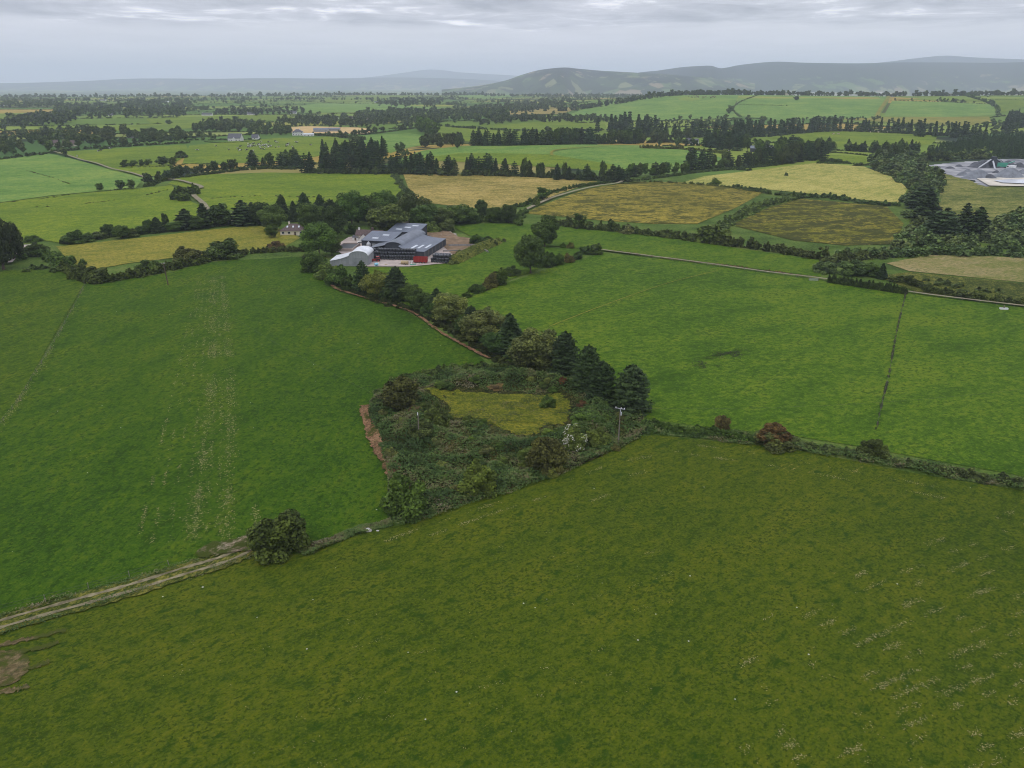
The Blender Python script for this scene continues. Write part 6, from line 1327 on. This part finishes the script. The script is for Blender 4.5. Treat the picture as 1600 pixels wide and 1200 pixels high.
# ------------------------------------------------------------------ quarry
HEAPM = plain_mat('crushed_stone', (.17, .18, .195), .95, .22, .25, bump=.6); HEAPD = plain_mat('dark_crushed_stone', (.085, .088, .098), .95, .3, .25, bump=.6)
def heap(px, base, top, wpx, mat, label, seed, sq=.7):
    p = at(px, base); h = top_h(p, top); r_h = wpx * mpp(p) / 2; r = random.Random(seed); V = [(0, 0, h)]; na, nr = 36, 10; ph = [r.uniform(0, 6) for _ in range(4)]
    for j in range(1, nr + 1):
        q = j / nr
        for k in range(na):
            a = 6.283 * k / na; rr__ = r_h * q * (1 + .14 * math.sin(2 * a + ph[0]) + .07 * math.sin(5 * a + ph[1])); z = h * (.5 + .5 * math.cos(math.pi * min(q * 1.02, 1))) ** .8 * (1 + .12 * math.sin(3 * a + ph[2]) * q + r.uniform(-.03, .03))
            V.append((rr__ * math.cos(a), rr__ * math.sin(a) * sq, z - (.3 if j == nr else 0)))
    F = [(0, 1 + k, 1 + (k + 1) % na) for k in range(na)] + [(1 + (j - 1) * na + k, 1 + j * na + k, 1 + j * na + (k + 1) % na, 1 + (j - 1) * na + (k + 1) % na) for j in range(1, nr) for k in range(na)]
    me = bpy.data.meshes.new('gravel_heap'); me.from_pydata(V, [], F); me.materials.append(mat); me.update(); o = link('gravel_heap', me); o.location = p; return tag(o, label, 'gravel heap')
heap(1528, 279, 265, 52, HEAPM, 'smaller grey gravel heap left of the big front heap', 1)
heap(1576, 278, 262, 62, HEAPM, 'big smooth grey gravel heap at the front of the quarry', 2)
heap(1503, 275, 268, 22, HEAPM, 'lowest grey gravel heap at the left end of the quarry', 3)
heap(1535, 262, 250, 46, HEAPD, 'dark stone heap left of the crusher', 4)
heap(1556, 262, 249, 40, HEAPD, 'dark stone heap behind the crusher', 5)
heap(1574, 259, 251, 30, HEAPD, 'dark stone heap right of the crusher', 6)
for k, (x, b, t_, w_) in enumerate([(1470, 268, 264, 16), (1484, 264, 260, 20), (1498, 261, 257, 18), (1512, 269, 264, 18), (1524, 258, 253, 22), (1592, 262, 254, 24), (1600, 272, 264, 30), (1545, 280, 272, 30), (1556, 271, 266, 16)]):
    heap(x, b, t_, w_, HEAPD if k % 3 else HEAPM, 'small heap of stone among the quarry spoil', 20 + k); bpy.context.scene.collection.objects[-1]['group'] = 'small spoil heaps of the quarry'
p = at(1550, 263); o = empty('stone_crusher', tuple(p), R(10)); tag(o, 'tall dark stone crusher with inclined conveyors in the quarry', 'crusher')
mb = MB(); mb.box(-3, 3, -2, 2, 2.5, 8); mb.box(-2, 2, -1.5, 1.5, 8, 10.5)
mb.build('crusher_house', WALLD, o)
for s in (-1, 1):
    for y in (-1.6, 1.6): MB().box(s * 2.6 - .25, s * 2.6 + .25, y - .25, y + .25, -.2, 2.5).build('leg', HEAPD, o)
for (a, b) in [((-16, -2, 1), (-3, 0, 8)), ((3, 0, 8.4), (19, 3, 1.2)), ((-2, -1.5, 7), (-9, -14, 1)), ((2, 1, 9), (12, 9, 4))]: MB().obox(a, b, 1.3, .6).build('conveyor', GALV, o)
p = at(1563, 263); o = empty('screener', tuple(p), R(-8)); tag(o, 'green screening machine beside the stone crusher', 'screener')
MB().box(-5, 5, -1.5, 1.5, 1.6, 5).build('body', GRNP, o); MB().obox((4, 0, 4), (11, 0, 6.5), 1.2, .5).build('conveyor', GRNP, o)
for x in (-3.5, 3.5): MB().box(x - 1.3, x + 1.3, -1.6, 1.6, 0, 1.5).build('track', RUBBER, o)
p = at(1579, 265); o = empty('dump_truck', tuple(p), R(20)); tag(o, 'white dump truck right of the green screener', 'truck')
mb = MB(); mb.box(-4.4, -2.2, -1.2, 1.2, 1.0, 3.6); mb.build('cab', FRAMEW, o); MB().prism([(-2, 1.3), (4.5, 1.3), (5, 3.6), (-2, 3.6)], -1.3, 1.3).build('tipper', FRAMEW, o); MB().box(-4.42, -4.39, -1, 1, 2.2, 3.2).build('windscreen', GLASSM, o)
for x in (-3.4, 1.5, 3.2):
    for y in (-1.1, 1.1): w_ = wheel(.65, .5, o, (x, y, .65), GALV); w_.rotation_euler = (0, 0, math.pi / 2)

# ------------------------------------------------------------------ cattle
def cow_mesh(name, mat):
    mb = MB(); mb.tube([(-1.05, 0, 1.05), (-.95, 0, 1.08), (-.5, 0, 1.02), (.1, 0, .98), (.6, 0, 1.06), (.85, 0, 1.1)], [.18, .36, .40, .42, .36, .2], 10)
    mb.tube([(.75, 0, 1.18), (1.1, 0, 1.32), (1.3, 0, 1.34)], [.24, .17, .16], 8); mb.tube([(1.2, 0, 1.4), (1.45, 0, 1.28), (1.68, 0, 1.12)], [.15, .15, .09], 8)
    for s in (-1, 1): mb.tube([(1.25, s * .12, 1.45), (1.22, s * .3, 1.46)], [.06, .02], 5)
    for x, b in ((-.8, -.1), (.55, .04)):
        for s in (-1, 1): mb.tube([(x, s * .22, .95), (x + b, s * .22, .5), (x, s * .22, 0)], [.17, .09, .07], 6)
    mb.tube([(-1.08, 0, 1.15), (-1.2, 0, .8), (-1.18, 0, .45)], [.05, .03, .05], 5); mb.tube([(-.5, 0, .66), (-.4, 0, .58)], [.2, .12], 7)
    me = mb.mesh(name, mat); me.polygons.foreach_set('use_smooth', [True] * len(me.polygons)); return me
def hide_mat(name, a, b, th):
    m, bs = new_mat(name, .8, .15); oi = N('ShaderNodeObjectInfo'); p = N('ShaderNodeTexCoord').outputs['Object']
    v = N('ShaderNodeVectorMath', operation='ADD'); L(p, v.inputs[0]); L(comb_n(math_n('MULTIPLY', oi.outputs['Random'], 40), 3, 0), v.inputs[1])
    n = math_n('ADD', noise_n(v.outputs[0], 1.1, 2), math_n('MULTIPLY', math_n('SUBTRACT', oi.outputs['Random'], .5), .22))
    L(ramp_n(n, [(th - .01, a), (th + .01, b)]), bs.inputs['Base Color']); return m
COWA = cow_mesh('cow', hide_mat('friesian_hide', (.018, .017, .017), (.60, .58, .54), .54)); COWB = cow_mesh('cow', hide_mat('pale_hide', (.55, .47, .36), (.16, .085, .05), .60)); COWC = cow_mesh('cow', hide_mat('brown_hide', (.13, .065, .04), (.30, .22, .15), .62))
def cow(px, py, me, label, group, sc=1.25):
    p = at(px, py); o = link('cow', me); o.location = (p[0], p[1], p[2] + (.045 + .00045 * math.hypot(p[0], p[1]))); o.rotation_euler = (0, 0, random.uniform(0, 6.28)); o.scale = (sc,) * 3; tag(o, label, 'cow', group)
for k in range(58):
    x = random.gauss(415, 22) if k < 44 else random.uniform(300, 500); y = 229 + random.gauss(0, 3.2) - (x - 415) * .055
    if 298 < x < 500: cow(x, max(min(y, 240), 221), COWA, 'black and white cow grazing in the field below the white farmhouse', 'dairy herd below the white farmhouse', 1.3)
for k in range(42):
    x = random.gauss(1378, 17); cow(min(max(x, 1345), 1418), 206.5 + random.gauss(0, 1.1) + (x - 1378) * .03, COWB, 'pale cow lying or standing in the herd under the conifer belt', 'pale herd under the conifer belt', 1.4)
for k in range(24):
    cow(random.uniform(1072, 1120), 152.6 + random.gauss(0, .9) - 0, COWC, 'brown cow far off on the broad pale hillside', 'brown herd on the hillside', 1.7)
for (x, y) in [(121, 246), (154, 238), (158, 237), (172, 234), (1138, 238)]: cow(x, y, COWA, 'dark cow standing apart on a far pasture', 'scattered cows of the far pastures', 1.4)
for (x, y) in [(1302, 211), (1310, 211)]: cow(x, y, COWB, 'pale cow resting apart from the herd at its left', 'cows resting apart left of the pale herd', 1.5)

# ------------------------------------------------------------------ poles, wires, posts
WOOD = plain_mat('pole_wood', (.16, .135, .11), .9, .25, 2); WIRE = plain_mat('wire', (.05, .05, .05), .6, .1, 1)
def pole(px, base, top, label, arms, dark=False):
    p = at(px, base); h = top_h(p, top); o = empty('utility_pole', (p[0], p[1], p[2]), R(-25)); tag(o, label, 'utility pole')
    MB().tube([(0, 0, -.3), (0, 0, h)], [.16, .11] if not dark else [.24, .17], 10).build('pole', WOOD if not dark else BARK, o)
    for k, z in enumerate(arms):
        a = MB().box(-1.1, 1.1, -.17, -.10, h - z - .07, h - z + .07).build('crossarm', GALV if not dark else WOOD, o)
        for x in (-.95, 0.25, .95): MB().tube([(x, -.135, h - z + .07), (x, -.135, h - z + .16), (x, -.135, h - z + .30)], [.05, .09, .05], 8).build('insulator', FRAMEW, a)
    return p, h, o
p1, h1, o1 = pole(966, 697, 637, 'wooden utility pole with white insulators on two crossarms at the fort bank', (.15,))
MB().tube([(.35, -.3, h1 - 1.6), (.35, -.3, h1 - .9)], [.16, .16], 10).build('transformer', GALV, o1)
MB().obox((0, -.14, h1 - .3), (.4, -.3, h1 - 1.3), .12, .12).build('bracket', GALV, o1)
p2, h2, o2 = pole(655, 688, 645, 'short utility pole sticking out of the bushes at the left of the fort', ())
for z in (.15, .5): MB().tube([(0, -.14, h2 - z), (0, -.14, h2 - z + .25)], [.12, .08], 8).build('insulator', FRAMEW, o2)
p3, h3, o3 = pole(263, 446, 411, 'dark leaning utility pole alone in the left pasture', (.2,), True); o3.rotation_euler = (0, R(-5), R(-25))
def wire(a, b, label, sag=1.2):
    P = [np.array(a) + (np.array(b) - np.array(a)) * t - np.array([0, 0, sag * 4 * t * (1 - t)]) for t in np.linspace(0, 1, 24)]
    o = MB().tube([q for q in P], [.014] * 24, 5).build('overhead_wire', WIRE); tag(o, label, 'wire')
A = np.array([p1[0], p1[1], p1[2] + h1 - .1]); B = np.array([p2[0], p2[1], p2[2] + h2 - .1]); Cc = np.array([p3[0] - 2, p3[1], p3[2] + h3 - .3])
wire(A, B, 'thin overhead wire between the two poles of the ring fort', .9); wire(B, Cc, 'long thin overhead wire crossing the left pasture', 4)
q = at(1700, 640); wire(A, np.array([q[0], q[1], 8.0]), 'thin overhead wire running right from the fort pole', 2.5)
def fence(pts, label, step, hp=1.15):
    o = empty('wire_fence', tuple(at(*pts[0]))); tag(o, label, 'fence'); base = np.array(o.location); Ln = resample(world_line(pts, 6), step); tops = []
    pm = MB().tube([(0, 0, -.2), (0, 0, hp)], [.07, .06], 6).mesh('post', WOOD)
    for k, q in enumerate(Ln[:100]):
        c = link('post', pm, o); c.location = (q[0] - base[0], q[1] - base[1], float(Z(q[0], q[1])) - base[2]); c.rotation_euler = (R(random.uniform(-5, 5)), R(random.uniform(-5, 5)), 0); tops.append(np.array(c.location))
    mb = MB()
    for a, b in zip(tops, tops[1:]):
        for z in (.55, 1.05): mb.obox(a + [0, 0, z], b + [0, 0, z], .02, .02)
    mb.build('wire', WIRE, o)
fence([(133, 446), (108, 495), (80, 545), (52, 590), (28, 630), (-20, 690)], 'post and wire fence between the two left pastures', 7)
fence([(950, 394), (1060, 409), (1180, 425), (1290, 440), (1420, 459), (1530, 474), (1640, 488)], 'post and wire fence along the gravel lane', 5.5)
fence([(1415, 461), (1404, 505), (1396, 545), (1388, 590), (1378, 630), (1369, 674)], 'post and wire fence across the right pasture', 5)
fence([(0, 955), (100, 931), (200, 902), (320, 868)], 'post and wire fence on the far verge of the farm track', 6)
p = at(1568, 484); o = empty('water_trough', tuple(p), R(-8)); tag(o, 'white water trough at the edge of the right pasture', 'trough')
mb = MB(); mb.box(-1.3, 1.3, -.5, -.4, 0, .75); mb.box(-1.3, 1.3, .4, .5, 0, .75); mb.box(-1.3, -1.2, -.4, .4, 0, .75); mb.box(1.2, 1.3, -.4, .4, 0, .75); mb.build('basin', FRAMEW, o); MB().box(-1.19, 1.19, -.39, .39, .05, .6).build('water', DARKOPEN, o); MB().box(-.15, .15, -.2, .2, .75, 1.6).build('valve_post', WOOD, o)
p = at(1271, 439); o = empty('field_gate', tuple(p), R(-10)); tag(o, 'low field gate at the cypress end of the gravel lane', 'gate')
mb = MB()
for z in (.25, .5, .75, 1.0): mb.box(-1.7, 1.7, -.03, .03, z - .04, z + .04)
mb.build('rails', GALV, o)
for x in (-1.8, 1.8): MB().box(x - .1, x + .1, -.1, .1, -.2, 1.3).build('post', WOOD, o)
def rock(px, py, s, label, seed):
    p = at(px, py); r = np.random.default_rng(seed); bm = bmesh.new(); bmesh.ops.create_icosphere(bm, subdivisions=2, radius=1)
    for v in bm.verts: v.co = v.co * (1 + r.uniform(-.16, .16)); v.co.x *= s; v.co.y *= s * .7; v.co.z *= s * .5
    me = bpy.data.meshes.new('boulder'); bm.to_mesh(me); bm.free(); me.materials.append(plain_mat('limestone', (.40, .38, .33), .9, .25, 1.5)); o = link('boulder', me); o.location = (p[0], p[1], p[2] + s * .25); tag(o, label, 'boulder')
rock(575, 830, .75, 'pale limestone boulder on the bank below the near fort tree', 1); rock(590, 830, .3, 'small pale stone right of the limestone boulder', 2); rock(317, 918, .22, 'small white stone near the farm track', 3)

# ------------------------------------------------------------------ straw and mowing litter on the pastures
STRAW = scrub_mat('cut_grass', [(0, (.13, .13, .04)), (.5, (.24, .21, .085)), (.85, (.31, .265, .14)), (1, (.35, .31, .19))])
def litter(lines, per_m, spread, size, label, seed, patchy=.5, cl=3.0):
    r = np.random.default_rng(seed); P = []
    for ln in lines:
        Ln = resample([at(*q) for q in smooth(ln, 8)], .5)
        for q in Ln:
            dens = vnoise(np.array([q[0]]), np.array([q[1]]), cl, seed)[0]
            if dens < patchy: continue
            n = r.poisson(per_m * .5 * (dens - patchy) * 4)
            for _ in range(n): P.append((q[0] + r.normal(0, spread), q[1] + r.normal(0, .3)))
    P = np.array(P); zz_ = Z(P[:, 0], P[:, 1]) + .10 + .0006 * np.hypot(P[:, 0], P[:, 1]) + .06
    pts = np.stack([P[:, 0], P[:, 1], zz_], 1); c = pts.mean(0)
    o = link('cut_grass', quads_mesh('cut_grass', quads_at(r, pts - c, np.tile([0, 0, 1.], (len(pts), 1)), size, .12, .5), np.clip(r.beta(1.6, 2.2, len(pts)), 0, 1), STRAW)); o.location = c
    tag(o, label, 'cut grass', None, 'stuff')
litter([[(b, 850), ((b + t) / 2 + 6, 620), (t, 430)] for b, t in ((215, 312), (238, 316), (262, 321), (286, 326), (304, 330), (322, 335), (340, 339), (354, 346))], 3.2, .24, .14, 'lines of dry cut grass down the left pasture', 41, .46, 3.0)
litter([[(352, 850), (362, 640), (352, 480), (346, 430)], [(300, 850), (330, 620), (333, 430)]], 7, .9, .14, 'broad pale wheel track bands of dry grass in the left pasture', 42, .30, 6.0)
litter([[(132, 448), (80, 545), (28, 630), (-40, 720)]], 5, .5, .14, 'dry grass along the wire fence of the left pastures', 43, .3, 5)
litter([[(400, 855), (402, 820), (398, 790)]], 8, .4, .15, 'dry grass beside the hawthorn', 48, .3, 2)
fl = []
for k in range(15):     # mowing lines of the front field run away to the right
    y0 = 800 + k * 27; fl.append([(1700, y0 - 40), (1500, y0 + 32), (1330, y0 + 105), (1150, y0 + 190)])
litter(fl, 15, .16, .10, 'pale diagonal mowing streaks at the right of the front pasture', 44, .56, 2.6)
litter([[(560, 862), (700, 812), (850, 764), (960, 726), (1060, 706)], [(640, 850), (780, 800), (900, 764), (1010, 738)], [(1060, 694), (1160, 706), (1300, 732), (1450, 760), (1600, 785)], [(1080, 712), (1200, 728), (1330, 752), (1480, 780)], [(900, 790), (935, 780), (970, 768)], [(960, 780), (1010, 760), (1080, 735)]], 11, .2, .105, 'pale mowing streaks along the upper edge of the front pasture', 45, .50, 2.6)
fl = []
for k in range(8):
    y0 = 900 + k * 42; fl.append([(250, y0 + 120), (520, y0 + 40), (800, y0 - 50), (1050, y0 - 130)])
litter(fl, 4, .25, .085, 'faint straw traces across the front pasture', 46, .62, 2.2)

# ------------------------------------------------------------------ haze
def haze():
    mb = MB(); mb.box(-34500, 34500, -6000, 36000, -82, 640)
    m = bpy.data.materials.new('air'); m.use_nodes = True; t = m.node_tree; t.nodes.clear()
    v = t.nodes.new('ShaderNodeVolumePrincipled'); v.inputs['Color'].default_value = (.81, .88, 1.0, 1); v.inputs['Density'].default_value = HAZE; v.inputs['Anisotropy'].default_value = .0
    out = t.nodes.new('ShaderNodeOutputMaterial'); t.links.new(v.outputs[0], out.inputs['Volume'])
    tag(mb.build('haze', m), 'thin haze filling the air over the country', 'haze', None, 'stuff')
HAZE = 7.6e-5
haze()
